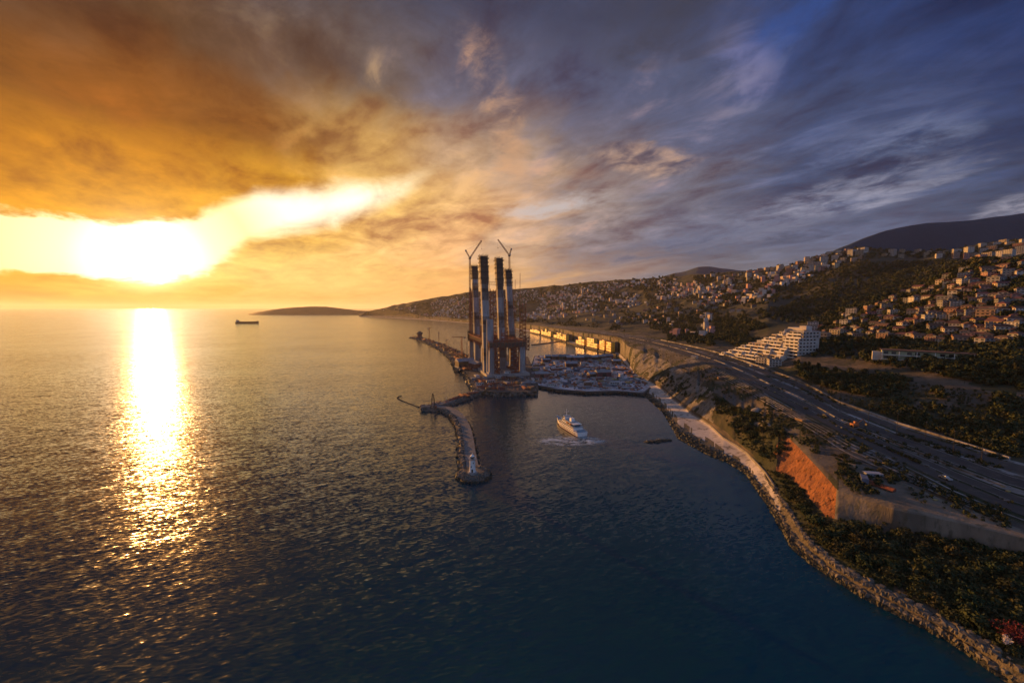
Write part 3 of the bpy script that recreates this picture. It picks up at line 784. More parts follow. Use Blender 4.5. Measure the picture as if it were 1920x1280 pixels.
for i, (fx, Y, hx, hy, w, fh) in enumerate(SH):
    top = at_y(hx, hy, Y); foot = Vector(((fx - 960) / FPX * Y, Y, 8.0))
    mb = MB(); nseg = 22
    def pt(z): return foot.lerp(top, (z - 8) / (top.z - 8))
    z0 = 8.0; zs_ = [8 + (top.z - fh - 8) * k / nseg for k in range(nseg + 1)]
    sh = None
    for k in range(nseg):
        a, b = pt(zs_[k]), pt(zs_[k + 1]); ww = w * (1.14 - .14 * min(1, k / (nseg * .55)))
        # each pour stands a little off the next one
        off = .06 * ((k * 7 + i * 3) % 5 - 2) / 2
        vs = []
        for p, zc in ((a, a.z + .12), (b, b.z)):
            for sx, sy in ((-1, -1), (1, -1), (1, 1), (-1, 1)):
                v = Vector((p.x, p.y, zc)) + SIDE * (sx * (ww / 2 + off)) + ROW * (sy * (ww / 2 + off)); vs.append(v)
        mb.add(vs, [(3, 2, 1, 0), (4, 5, 6, 7), (0, 1, 5, 4), (1, 2, 6, 5), (2, 3, 7, 6), (3, 0, 4, 7)], (0, 0, 1, 0, 1, 1, 0, 2)[(k * 5 + i * 3) % 8 if k > 2 else 1])
        mb.box((a.x, a.y, a.z), (ww - .25, ww - .25, .14), TA)
    sh = mb.build('shaft', ['tower_concrete', 'tower_stained', 'formwork'], bt)
    fm = MB(); a, b = pt(top.z - fh), top
    for k in range(6):
        p, q = a.lerp(b, k / 6), a.lerp(b, (k + 1) / 6)
        fm.box((p.x, p.y, p.z), (w + 1.0 + .3 * (k % 2), w + 1.0 + .3 * (k % 2), (b.z - a.z) / 6 - .05), TA)
    fo = fm.build('formwork', 'formwork', bt)
    pl = MB()
    for zz, ex in ((top.z + .6, 2.2), (top.z - 3.0, 4.2), (top.z - 9.0, 2.6), (top.z - 14, 3.6), (top.z - 22, 2.4), (top.z - 31, 2.0)):
        if zz < top.z - fh - 8: continue
        p = pt(zz); pl.box((p.x, p.y, zz), (w + ex, w + ex, .3), TA)
        for sx in (-1, -.5, 0, .5, 1):
            for sy in (-1, -.5, 0, .5, 1):
                if max(abs(sx), abs(sy)) == 1:
                    q = p + SIDE * (sx * (w + ex) / 2) + ROW * (sy * (w + ex) / 2); pl.tube((q.x, q.y, zz), (q.x, q.y, zz + 1.6 + (sx * 3 + sy * 5 + i) % 2), .17)
        for sx, sy, ux, uy in ((-1, -1, 1, -1), (1, -1, 1, 1), (1, 1, -1, 1), (-1, 1, -1, -1)):
            q0 = p + SIDE * (sx * (w + ex) / 2) + ROW * (sy * (w + ex) / 2); q1 = p + SIDE * (ux * (w + ex) / 2) + ROW * (uy * (w + ex) / 2)
            pl.tube(q0 + Vector((0, 0, 1.3)), q1 + Vector((0, 0, 1.3)), .16)
    pl.build('work_platform', 'dark_steel', fo)
    rb = MB()
    for sx in range(-3, 4):
        for sy in (-3, 3):
            q = top + SIDE * (sx * w / 7.5) + ROW * (sy * w / 7.5); rb.tube(q, q + Vector((0, 0, 2.2 + ((sx * 5 + i * 3) % 4))), .12)
    rb.build('starter_bars', 'rust_steel', bt)['kind'] = 'stuff'
    # hoist rails climbing the sunny side
    hm = MB(); s0, s1 = pt(20) + SIDE * (w * .6 + 1.4), pt(top.z - fh * .3) + SIDE * (w / 2 + 1.6)
    hm.lattice(s0, s1, 1.9, .2, 2.8); hm.build('hoist_mast', 'rust_steel', bt)
    ld = MB()
    for k in range(11):
        zz = 60 + k * 10.0
        if zz > top.z - 20: break
        p = pt(zz) + SIDE * (w / 2 + .6); ld.box((p.x, p.y, zz), (1.4, 2.2, .25), TA); ld.tube(p, p + Vector((0, 0, 5)), .12)
    ld.build('access_landing', 'dark_steel', bt)['kind'] = 'stuff'
    SHAFT_TOPS.append(top)
p = at_y(918, 640, 563); MB().box((p.x, p.y, 8.0), (9.5, 8.0, 76.0), TA, top=(.96, .96)).build('pier_stub', 'tower_concrete', bt)
mb = MB()
for a, b in ((SHAFT_TOPS[1], SHAFT_TOPS[2]), (SHAFT_TOPS[0], SHAFT_TOPS[1])):
    for dz in (34, 38):
        mb.tube(a - Vector((0, 0, dz)), b - Vector((0, 0, dz)), .22)
    n = 9
    for k in range(n):
        u, v = a.lerp(b, k / n), a.lerp(b, (k + 1) / n); mb.tube(u - Vector((0, 0, 34)), v - Vector((0, 0, 38)), .12)
mb.build('catwalk', 'dark_steel', bt)


def tower_crane(label, foot, head, jib, counter, m='rust_steel'):
    root = thing('tower_crane', label, 'crane', foot, group='tower cranes on the bridge towers')
    L = lambda q: Vector(q) - Vector(foot)
    h, j, c = L(head), L(jib), L(counter)
    MB().lattice((0, 0, 0), h, 2.5, .3, 3.0).build('mast', m, root)
    MB().box((h.x, h.y, h.z - .4), (4.2, 4.2, 1.6)).build('slewing_ring', 'dark_steel', root)
    cb = MB().box((h.x + 1.9, h.y - 1.9, h.z + 1.2), (1.9, 1.9, 2.4)).build('cab', 'hut_white', root)
    MB().box((h.x + 1.9, h.y - 2.9, h.z + 1.8), (1.5, .12, 1.2)).build('window', 'glass', cb)
    MB().lattice(h + Vector((0, 0, 1.2)), j, 1.9, .28, 2.6).build('jib', m, root)
    MB().lattice(h + Vector((0, 0, 1.2)), c, 1.9, .28, 2.4).build('counter_jib', m, root)
    d = (c - h).normalized(); q = c - d * 1.0
    MB().box((q.x, q.y, q.z - 1.6), (2.2, 2.6, 3.0)).build('counterweight', 'concrete', root)
    MB().tube(c, j.lerp(h, .15), .09).build('pendant_line', 'dark_steel', root)
    hk = MB(); hk.tube(j, j - Vector((0, 0, 14)), .07); hk.box((j.x, j.y, j.z - 15.2), (.8, .8, 1.3)); hk.build('hook_line', 'dark_steel', root)


f1 = Vector(((880.5 - 960) / FPX * 722, 722, 8)); tower_crane('luffing tower crane with jib raised to the right, left of the pylons', f1, at_y(881, 485, 722), at_y(903, 451, 722), at_y(873, 469, 722))
f2 = Vector(((958.5 - 960) / FPX * 716, 716, 8)); tower_crane('luffing tower crane with jib raised to the left, behind the rightmost pylon', f2, at_y(955, 480, 716), at_y(933.5, 449, 716), at_y(959, 466, 716))


def scaffold_tower(label, p, z0, z1, w, m='rust_steel', cat='scaffold'):
    root = thing('scaffold_tower', label, cat, (p[0], p[1], z0))
    h = z1 - z0; mb = MB()
    for sx in (-1, 0, 1):
        for sy in (-1, 0, 1): mb.tube((sx * w / 2, sy * w / 2, 0), (sx * w / 2, sy * w / 2, h + (sx * 3 + sy * 2) % 4), .3)
    mb.build('standards', m, root)
    n = int(h / 3.2); lg = MB(); bk = MB()
    for k in range(n):
        z = (k + .5) * h / n
        for s_ in (-1, 0, 1):
            lg.tube((-w / 2, s_ * w / 2, z), (w / 2, s_ * w / 2, z), .24); lg.tube((s_ * w / 2, -w / 2, z), (s_ * w / 2, w / 2, z), .24)
            e = 1 if k % 2 else -1
            bk.tube((-e * w / 2, s_ * w / 2, z - h / n / 2), (e * w / 2, s_ * w / 2, z + h / n / 2), .2)
        if k % 2: lg.box((0, 0, z + .1), (w * .9, w * .5, .12))
    lg.build('ledgers', m, root)['kind'] = 'stuff'; bk.build('braces', m, root)['kind'] = 'stuff'


x_at = lambda px, Y: (px - 960) / FPX * Y
scaffold_tower('rust red scaffold tower right of the pylons', (x_at(980, 640), 640), 8, 106, 10)
scaffold_tower('tall rust red scaffold between the two middle pylons', (x_at(925, 660), 660), 8, 128, 9)
scaffold_tower('low dark red scaffold in front of the right column row', (x_at(963, 592), 592), 8, 52, 9)
scaffold_tower('thin scaffold beside the leftmost pylon and crane', (x_at(884, 700), 700), 51, 132, 4)
for px, Y, py, lb in ((966, 690, 524, 'thin lattice mast just right of the pylons'), (975, 700, 512, 'tall slender lattice mast farthest right of the pylons')):
    r_ = thing('lattice_mast', lb, 'mast', (x_at(px, Y), Y, 8)); hh = at_y(px, py, Y).z - 8
    MB().lattice((0, 0, 0), (0, 0, hh), 1.1, .1, 2.2).build('mast', 'rust_steel', r_)
    MB().box((0, 0, -.1), (2.6, 2.6, .6)).build('base', 'concrete', r_)
scaffold_tower('dark cantilevered work cage on the left end of the column frame', (x_at(881, 712), 712), 40, 58, 7, 'dark_steel')
scaffold_tower('dark red work cage on the right end of the column frame', (x_at(988, 600), 600), 36, 56, 7)
scaffold_tower('rust red scaffold against the front left column', (x_at(932, 552), 552), 8, 44, 7)
scaffold_tower('rust red scaffold against the front right column', (x_at(969, 562), 562), 8, 46, 6)
scaffold_tower('tall rust scaffold between the two right pylons', (x_at(949, 668), 668), 46, 112, 7)
scaffold_tower('rust red scaffold on top of the front crossbeam', (x_at(946, 562), 562), 51.2, 66, 9)
scaffold_tower('rust red scaffold on the left crossbeam', (x_at(903, 622), 622), 51.2, 70, 5)


# ---------------------------------------------------------------- rocks
def rock_mesh(seed, mb=None, c=(0, 0, 0), s=1.0, m=0, flat=.7):
    rnd = random.Random(seed); mb = mb or MB()
    bm = [(-1, -1, -1), (1, -1, -1), (1, 1, -1), (-1, 1, -1), (-1, -1, 1), (1, -1, 1), (1, 1, 1), (-1, 1, 1)]
    a = rnd.random() * 6.28; ca, sa = math.cos(a), math.sin(a); vs = []
    for x, y, z in bm:
        x *= rnd.uniform(.35, .75); y *= rnd.uniform(.3, .65); z *= rnd.uniform(.3, .6) * flat
        if z > 0: x *= .75; y *= .75
        vs.append((c[0] + s * (x * ca - y * sa), c[1] + s * (x * sa + y * ca), c[2] + s * (z + .15)))
    return mb.add(vs, [(3, 2, 1, 0), (4, 5, 6, 7), (0, 1, 5, 4), (1, 2, 6, 5), (2, 3, 7, 6), (3, 0, 4, 7)], m)


# ---------------------------------------------------------------- long jetty, platform and mole
def smooth_path(pts, n):
    out = []
    P = [pts[0]] + list(pts) + [pts[-1]]
    for i in range(1, len(P) - 2):
        for k in range(n):
            t = k / n; a, b, c, d = (Vector(P[i + q]) for q in (-1, 0, 1, 2))
            out.append(.5 * ((2 * b) + (c - a) * t + (2 * a - 5 * b + 4 * c - d) * t * t + (3 * b - a - 3 * c + d) * t ** 3))
    out.append(Vector(pts[-1]))
    return out


def bank(path, w0, w1, h, mats, root, road=(-.2, .75), seed=3, rock=2.2, dens=1.0, rockname='rock_armour'):
    """a rubble mole along a path: core, roadway and an armour of loose rocks"""
    n = len(path); mb = MB(); rd = MB(); cols = []
    for i, p in enumerate(path):
        d = (path[min(i + 1, n - 1)] - path[max(i - 1, 0)]); d.z = 0; d.normalize(); s_ = Vector((-d.y, d.x, 0))  # left of travel
        w = w0 + (w1 - w0) * i / (n - 1); cols.append((p, s_, w))
    for i in range(n - 1):
        for j in (0,):
            vs = []
            for q in (i, i + 1):
                p, s_, w = cols[q]
                for u, z in ((-1.25, -2), (-.8, h * .8), (.8, h * .8), (1.25, -2)): vs.append((p.x + s_.x * u * w, p.y + s_.y * u * w, z))
            mb.add(vs, [(0, 1, 5, 4), (1, 2, 6, 5), (2, 3, 7, 6)])
        vs = []
        for q in (i, i + 1):
            p, s_, w = cols[q]
            for u in road: vs.append((p.x + s_.x * u * w, p.y + s_.y * u * w, h))
            for u in road: vs.append((p.x + s_.x * u * w, p.y + s_.y * u * w, h * .6))
        rd.add(vs, [(0, 1, 5, 4), (2, 0, 4, 6), (1, 3, 7, 5)])
    mb.build('core', mats[0], root); rd.build('roadway', mats[1], root)
    rnd = random.Random(seed); rk = MB()
    for i in range(n - 1):
        L_ = (cols[i + 1][0] - cols[i][0]).length; w = cols[i][2]
        for k in range(int(L_ * w * .62 * dens) + 1):
            f = rnd.random(); p, s_, w = cols[i]; p = p.lerp(cols[i + 1][0], f)
            u = rnd.uniform(-1.3, 1.3)
            if road[0] - .12 < u < road[1] + .04: continue
            z = h * .85 if abs(u) < .8 else h * .85 - (abs(u) - .8) / .45 * (h + .6)
            q = p + s_ * (u * w)
            rock_mesh(rnd.randint(0, 1 << 30), rk, (q.x, q.y, z), rock * rnd.uniform(.6, 1.45), 1 if z < .5 else 0)
    o = rk.build(rockname, ['rock', 'wet_rock'], root); o['kind'] = 'stuff'
    return cols


mole = thing('breakwater', 'curving rubble breakwater with a roadway ending at the lighthouse', 'breakwater')
mp_ = smooth_path([at_z(*q) for q in ((812, 768, 0), (838, 771, 0), (856, 783, 0), (868, 803, 0), (874, 828, 0), (877, 855, 0), (881, 880, 0), (886, 890, 0))], 7)
bank(mp_, 5.6, 5.4, 3.2, ('rock', 'mole_path'), mole, road=(-.4, .97), seed=4, rock=2.0)
rk = MB(); rnd = random.Random(9); hd = at_z(888, 892, 0)
MB().lathe([(10.5, -2), (7.2, 2.6), (6.2, 3.3), (0.5, 3.4)], 22, (hd.x, hd.y, 0)).build('round_head', 'rock', mole)
for k in range(260):
    a = rnd.random() * 6.28; rr = rnd.uniform(6.0, 10.4)
    if rr < 6.6 and rnd.random() < .5: continue
    rock_mesh(rnd.randint(0, 1 << 30), rk, (hd.x + rr * math.cos(a), hd.y + rr * math.sin(a), 3.0 - (rr - 5.8) * .72), 1.9 * rnd.uniform(.6, 1.4), 1 if rr > 9.3 else 0)
o = rk.build('head_armour', ['rock', 'wet_rock'], mole); o['kind'] = 'stuff'

arm = thing('breakwater', 'short rubble causeway linking the mole to the tower foundation', 'breakwater')
ap = smooth_path([at_z(*q) for q in ((790, 768, 0), (815, 766, 0), (845, 757, 0), (872, 747, 0), (900, 737, 0))], 7)
bank(ap, 5.0, 6.5, 3.6, ('rock', 'mole_path'), arm, road=(-.6, .5), seed=6, rock=2.2)
jet = thing('jetty', 'long rubble jetty running seaward behind the bridge towers', 'jetty')
jl = smooth_path([at_z(*q) for q in ((884, 697, 0), (866, 675, 0), (848, 662, 0), (822, 649, 0), (800, 640, 0), (776, 633, 0))], 8)
JC = bank(jl, 21, 13, 4.2, ('rock', 'yard'), jet, road=(-.75, .75), seed=8, rock=3.0, dens=.45)

plat = thing('work_platform', 'flat grey construction platform filled between towers and shore', 'platform')
PP = [at_z(q[0], q[1], 3) for q in ((1001, 721), (1045, 730), (1100, 734), (1160, 733), (1208, 737), (1224, 724), (1192, 697), (1166, 680), (1146, 669), (1100, 664), (1050, 664), (1002, 667), (994, 690))]
MB().prism(PP, -3, 3.0).build('fill', 'quay_stone', plat)
mat('platform_ground', (.46, .46, .49), (.27, .26, .275), .05, .9, bump=.1, bscale=.5, c3=(.17, .115, .09), lo=.42, hi=.58, stretch=(1, .6, 1))
gm = bpy.data.meshes.new('surface'); cpx = sum((p for p in PP), Vector()) / len(PP)
gm.from_pydata([tuple(Vector((p.x, p.y, 3.02)).lerp(Vector((cpx.x, cpx.y, 3.02)), .02)) for p in PP], [], [tuple(range(len(PP)))]); gm.materials.append(MAT['platform_ground'])
link('surface', gm, plat)
er = MB(); rnd = random.Random(3)
for a, b in zip(PP[:4], PP[1:5]):
    for k in range(int((b - a).length / 1.3)):
        p = a.lerp(b, rnd.random()); rock_mesh(rnd.randint(0, 1 << 30), er, (p.x, p.y - rnd.uniform(.2, 3.5), rnd.uniform(-.4, 1.6)), 2.0 * rnd.uniform(.6, 1.4), 1)
o = er.build('edge_rocks', ['rock', 'wet_rock'], plat); o['kind'] = 'stuff'

fr = MB(); rnd = random.Random(13)
for a, b in list(zip(apron[:4], apron[1:4])) + [(apron[6], apron[0]), (apron[5], apron[6])]:
    for k in range(int((b - a).length * 2.2)):
        p = a.lerp(b, rnd.random()); o_ = Vector((p.x + 20, p.y - 560, 0)).normalized() * rnd.uniform(-1.0, 4.5)
        rock_mesh(rnd.randint(0, 1 << 30), fr, (p.x + o_.x, p.y + o_.y, rnd.uniform(-.4, 3.6) * (1 - max(0, o_.length - 1) / 4.2)), rnd.uniform(1.4, 3.6), 1 if rnd.random() < .5 else 0)
fr.build('base_rocks', ['rock', 'wet_rock'], fd)['kind'] = 'stuff'

# ---------------------------------------------------------------- lighthouse
lp = at_z(886, 887, 3.3)
lh = thing('lighthouse', 'small white lighthouse on the round head of the breakwater', 'lighthouse', lp)
MB().lathe([(2.9, -.2), (2.9, .9), (2.5, .95), (2.45, 1.2)], 20).build('plinth', 'concrete', lh)
tw = MB().lathe([(1.95, 1.2), (1.72, 4.5), (1.55, 8.2), (1.62, 8.5)], 20).build('tower', 'white_paint', lh, smooth=False)
MB().box((0, -1.82, 1.25), (.9, .35, 1.9)).build('door', 'dark_steel', tw)
for z, a in ((4.2, -1.9), (6.4, -1.2)): MB().box((1.66 * math.cos(a), 1.66 * math.sin(a), z), (.5, .25, .8), a + math.pi / 2).build('window', 'glass', tw)
ga = MB().lathe([(2.15, 8.5), (2.15, 8.75)], 20); gr = ga.build('gallery', 'concrete', lh)
rl = MB()
for k in range(12):
    a = k * math.pi / 6; b = a + math.pi / 6
    for z in (9.3, 9.8): rl.tube((2.05 * math.cos(a), 2.05 * math.sin(a), z), (2.05 * math.cos(b), 2.05 * math.sin(b), z), .04, 3)
    rl.tube((2.05 * math.cos(a), 2.05 * math.sin(a), 8.75), (2.05 * math.cos(a), 2.05 * math.sin(a), 9.8), .05, 3)
rl.build('railing', 'white_paint', gr)
MB().lathe([(1.1, 8.75), (1.1, 10.3)], 10).build('lantern', 'glass', lh)
MB().lathe([(1.35, 10.3), (1.2, 10.6), (.25, 11.5), (.12, 12.2)], 12).build('lantern_roof', 'white_paint', lh)

# beacon tower, boom, reef
bp = at_z(812, 765, 3.4)
bk = thing('beacon_tower', 'dark lattice beacon tower on the elbow of the breakwater', 'beacon', bp); mb = MB()
for sx, sy in ((-1, -1), (1, -1), (1, 1), (-1, 1)): mb.tube((sx * 2.2, sy * 2.2, 0), (sx * .6, sy * .6, 13), .16)
for k in range(6):
    f0, f1 = 2.2 - 1.6 * k / 6, 2.2 - 1.6 * (k + 1) / 6; z0, z1 = 13 * k / 6, 13 * (k + 1) / 6
    for (ax, ay), (bx, by) in zip(((-1, -1), (1, -1), (1, 1), (-1, 1)), ((1, -1), (1, 1), (-1, 1), (-1, -1))):
        mb.tube((ax * f0, ay * f0, z0), (bx * f1, by * f1, z1), .1, 3); mb.tube((ax * f1, ay * f1, z1), (bx * f1, by * f1, z1), .09, 3)
mb.build('frame', 'dark_steel', bk)
MB().lathe([(1.1, 13), (1.1, 13.3), (.5, 13.35), (.5, 14.6), (.15, 15.1)], 10).build('lamp_housing', 'dark_steel', bk)
MB().box((2.6, -.6, 0), (2.2, 2.0, 2.6)).build('cabinet', 'sheet_rust', bk)
bo = thing('floating_boom', 'thin curved line of floats trailing off the breakwater elbow', 'boom')
for k, p in enumerate(smooth_path([at_z(*q) for q in ((788, 764, .2), (770, 757, .2), (752, 750, .2), (745, 745, .2), (752, 742, .2))], 7)):
    MB().lathe([(.2, -.4), (.75, -.1), (.75, .35), (.2, .6)], 7).build('float', 'dark_steel', bo, (p.x, p.y, .1))
rf = thing('reef', 'low dark rocks awash off the beach', 'rocks', at_z(1232, 827, 0)); rnd = random.Random(5)
for k in range(26):
    u = rnd.uniform(-1, 1); rock_mesh(k * 7 + 1).build('rock', 'wet_rock', rf, (u * 9, rnd.uniform(-2.2, 2.2) * (1 - abs(u)) + u * 2, -.15)).scale = (rnd.uniform(2.0, 5.0), rnd.uniform(1.6, 3.4), rnd.uniform(1.2, 2.6))
pb = thing('pontoon', 'long dark floating pontoon in the inner basin', 'pontoon', at_z(1028, 643, 0), math.atan2((at_z(1046, 640.5) - at_z(1007, 645.5)).y, (at_z(1046, 640.5) - at_z(1007, 645.5)).x))
for k in range(5): MB().box((-64 + k * 32, 0, -.5), (31, 7, 2.0)).build('float_section', 'sheet_rust', pb)


# ---------------------------------------------------------------- ships
def hull(mb, Lh, B, D, zk, sheer=1.2, n=24, m=0):
    rows = []
    for i in range(n + 1):
        u = i / n; x = -Lh / 2 + Lh * u
        w = B / 2 * (1 - max(0, (u - .58) / .42) ** 2.2) * (1 - .12 * max(0, (.12 - u) / .12))
        w = max(w, .05); dk = D + sheer * max(0, (u - .5) / .5) ** 2
        rake = 2.2 * max(0, (u - .85) / .15)
        rows.append([(x + rake, -w, dk), (x + rake * .5, -w * .96, dk * .5), (x, -w * .8, zk), (x, w * .8, zk), (x + rake * .5, w * .96, dk * .5), (x + rake, w, dk)])
    vs = [p for r in rows for p in r]; fs = []
    for i in range(n):
        for j in range(5): fs.append((i * 6 + j, (i + 1) * 6 + j, (i + 1) * 6 + j + 1, i * 6 + j + 1))
    fs.append((5, 4, 3, 2, 1, 0)); mb.add(vs, fs, m)
    dk = MB(); dk.add([r[0] for r in rows] + [r[5] for r in rows], [(i, n + 1 + i, n + 2 + i, i + 1) for i in range(n)])
    dk.v = [(x, y, z - .35) for x, y, z in dk.v]
    return dk


bow, stern = at_z(1046, 790), at_z(1092, 818)
d = bow - stern; ang = math.atan2(d.y, d.x)
fe = thing('ferry', 'white passenger ferry under way in the harbour', 'ferry', (bow + stern) / 2, ang)
mb = MB(); dk = hull(mb, d.length, 10.5, 3.3, -1.2, 1.9); LF = d.length
ho = mb.build('hull', 'white_paint', fe); dk.build('main_deck', 'deck_blue', fe)
st = MB()
for i in range(12):
    x = -LF * .42 + i * LF * .064
    for s_ in (-1, 1): st.box((x, s_ * 5.2, 1.6), (1.3, .22, .55))
st.build('porthole_row', 'glass', ho)['kind'] = 'stuff'
wl = MB(); hull(wl, LF * .995, 10.6, .5, -1.0, 0); wl.build('boot_stripe', 'red_hull', ho)


def cabin(name, x0, x1, w, z0, z1, par, m='white_paint', taper=.86):
    mb = MB(); poly = [(x0, -w / 2), (x1 - w * .35, -w / 2), (x1, -w * .28), (x1, w * .28), (x1 - w * .35, w / 2), (x0, w / 2)]
    mb.prism(poly, z0, z1, 0, .03); o = mb.build(name, m, par)
    MB().prism([(x * 1.0 - .2 * (x == x0) + .3 * (x == x1), y * 1.05) for x, y in poly], z1, z1 + .18).build('roof_deck', 'deck_blue', o)
    n = int((x1 - x0) / 2.4)
    for i in range(n):
        for s_ in (-1, 1):
            MB().box((x0 + 1.2 + i * (x1 - x0 - w * .35) / n, s_ * w * .492, z0 + (z1 - z0) * .42), (1.6, .3, (z1 - z0) * .36)).build('window', 'glass', o)
    return o


cabin('lower_saloon', -LF * .34, LF * .31, 8.6, 3.1, 5.3, fe)
cabin('upper_saloon', -LF * .20, LF * .22, 7.0, 5.5, 7.4, fe)
cabin('wheelhouse', LF * .06, LF * .18, 5.6, 7.6, 9.5, fe)
MB().prism([(-6, -1.6), (-2.4, -1.3), (-2.4, 1.3), (-6, 1.6)], 7.6, 10.2, 0, .12).build('funnel', 'white_paint', fe)
ms = MB(); ms.tube((LF * .12, 0, 9.6), (LF * .12, 0, 15.5), .22, 6, r2=.1); ms.tube((LF * .12, -1.8, 13), (LF * .12, 1.8, 13), .1); ms.build('mast', 'white_paint', fe)
for s_ in (-1, 1):
    for x in (-LF * .2, -LF * .09):
        lb = MB().lathe([(.1, -2.2), (.75, -1.4), (.85, 0), (.75, 1.4), (.1, 2.2)], 8)
        lb.v = [(z + x, y + s_ * 3.9, x_ * .7 + 6.4) for x_, y, z in lb.v]; lb.build('lifeboat', 'orange_steel', fe)
aw = MB().box((-LF * .27, 0, 7.3), (5.0, 7.0, .2)); [aw.tube((-LF * .27 + a * 2.2, b * 3.3, 5.4), (-LF * .27 + a * 2.2, b * 3.3, 7.3), .1) for a in (-1, 1) for b in (-1, 1)]
aw.build('awning', 'white_paint', fe)
rl = MB()
for s_ in (-1, 1):
    for z in (3.8, 4.3): rl.tube((-LF * .48, s_ * 4.6, z), (LF * .15, s_ * 5.0, z), .06, 3)
rl.build('railing', 'white_paint', fe)
# churned water round the hull
wk = bpy.data.materials.new('wake_foam'); wk.use_nodes = True; MAT['wake_foam'] = wk; t = wk.node_tree; b_ = t.nodes['Principled BSDF']
b_.inputs['Base Color'].default_value = (.72, .78, .80, 1); b_.inputs['Roughness'].default_value = .5
tc = t.nodes.new('ShaderNodeTexCoord'); co = N(t, tc.outputs['Object']); sp = t.nodes.new('ShaderNodeSeparateXYZ'); t.links.new(co.s, sp.inputs[0])
u, v = N(t, sp.outputs[0]), N(t, sp.outputs[1])
rad = ((u / 30.0) * (u / 30.0) + (v / 13.0) * (v / 13.0)).op('SQRT')
ring = rad.smooth(1.0, .55) * (noise(t, vec(t, u * .12, v * .3, 0.0), 1.0, 7, .68, .9)).smooth(.40, .66) * .9
t.links.new(ring.s, b_.inputs['Alpha'])
wm = MB(); wm.add([(-32, -14, 0), (32, -14, 0), (32, 14, 0), (-32, 14, 0)], [(0, 1, 2, 3)])
wo = wm.build('wake', 'wake_foam', None, at_z(1071, 826, .05), R(2)); tag(wo, 'pale churned foam on the water behind the ferry', kind='stuff')

c0, c1 = at_z(443, 606.3), at_z(485, 606.3); d = c1 - c0
cs = thing('cargo_ship', 'small dark cargo ship far out on the golden sea', 'ship', (c0 + c1) / 2, 0); LC = d.length
mb = MB(); dk = hull(mb, LC, 22, 11, -2, 4.5); mb.build('hull', 'dark_steel', cs); dk.build('deck', 'sheet_rust', cs)
h_ = MB().box((-LC * .43, 0, 10.6), (12, 17, 10), top=(.9, .95)).build('deckhouse', 'hut_white', cs); MB().box((-LC * .43 + 6.2, 0, 17), (.4, 14, 1.6)).build('bridge_window', 'glass', h_)
MB().box((-LC * .455, 0, 20.6), (4, 5, 5), top=(.8, .8)).build('funnel', 'red_hull', cs)
for k in range(5): MB().box((-LC * .28 + k * LC * .135, 0, 10.6), (15, 15, 2.2)).build('hatch_cover', 'sheet_rust', cs)
MB().tube((LC * .44, 0, 12), (LC * .44, 0, 22), .4).build('foremast', 'dark_steel', cs)

# ---------------------------------------------------------------- what lies about on the site
KIND = {}


def kind(name, parts, cat):
    """a prototype: [(part name, mesh, material)]"""
    KIND[name] = ([(pn, mb.mesh(pn, m)) for pn, mb, m in parts], cat)


def drop(name, label, loc, rz, sc, group):
    parts, cat = KIND[name]
    root = thing(name, label, cat, loc, rz, group); root.scale = (sc, sc, sc)
    for pn, me in parts: link(pn, me, root)
    return root


def container(m):
    b = MB().box((0, 0, .15), (6, 2.45, 2.45)); rb = MB()
    for i in range(11):
        for s_ in (-1, 1): rb.box((-2.7 + i * .54, s_ * 1.24, .3), (.2, .1, 2.1))
    dr = MB(); [dr.box((3.03, s_ * .6, .3), (.08, 1.1, 2.1)) for s_ in (-1, 1)]
    return [('body', b, m), ('ribs', rb, m), ('doors', dr, 'dark_steel')]


kind('shipping_container', container('sheet_rust'), 'container')
kind('steel_container', container('slate_blue'), 'container')
b = MB().box((0, 0, .1), (8, 3.2, 2.8)); r_ = MB().box((0, 0, 2.9), (8.5, 3.7, .25), top=(.98, .6)); w_ = MB(); [w_.box((-3 + i * 2, s_ * 1.62, 1.3), (1.1, .1, 1.0)) for i in range(4) for s_ in (-1, 1)]
kind('site_hut', [('cabin', b, 'hut_white'), ('roof', r_, 'sheet_grey'), ('windows', w_, 'glass'), ('door', MB().box((3.0, -1.66, .2), (.9, .1, 2.0)), 'dark_steel')], 'hut')
b = MB(); [b.box((0, 0, .3 + i * .42), (9 - .3 * (i % 2), 4.0 - .25 * ((i + 1) % 2), .34)) for i in range(4)]; w_ = MB(); [w_.box((x, 0, 0), (.3, 4.2, .3)) for x in (-3, 0, 3)]
kind('panel_stack', [('panels', b, 'sheet_grey'), ('bearers', w_, 'timber')], 'panel stack')
b = MB(); [b.tube((-6, -1.4 + .4 * j + .2 * (i % 2), .45 + .34 * i), (6 - (j * 7 + i) % 3 * .5, -1.4 + .4 * j + .2 * (i % 2), .45 + .34 * i), .19, 5) for i in range(4) for j in range(8 - i)]; w_ = MB(); [w_.box((x, 0, 0), (.3, 3.8, .28)) for x in (-4, 0, 4)]
kind('rebar_stack', [('bars', b, 'rust_steel'), ('bearers', w_, 'timber')], 'steel stack')
b = MB(); [b.box((0, -1.5 + j * .52, .3 + i * .3), (7 - (i + j) % 2 * .5, .48, .27)) for i in range(5) for j in range(7)]
kind('timber_stack', [('planks', b, 'timber'), ('bearers', MB().box((-2, 0, 0), (.3, 4, .29)).box((2, 0, 0), (.3, 4, .29)), 'dark_steel')], 'timber stack')
rnd = random.Random(2); b = MB(); pr = []
for r, z in ((5, 0), (4.1, .9), (2.6, 2.0), (1.2, 2.7), (.2, 2.9)): pr.append((r, z))
b.lathe(pr, 13); b.v = [(x * (1 + rnd.uniform(-.12, .12)), y * (1 + rnd.uniform(-.12, .12)), z + rnd.uniform(-.15, .2) * (z > 0)) for x, y, z in b.v]
kind('gravel_heap', [('heap', b, 'kerb_concrete')], 'gravel heap')
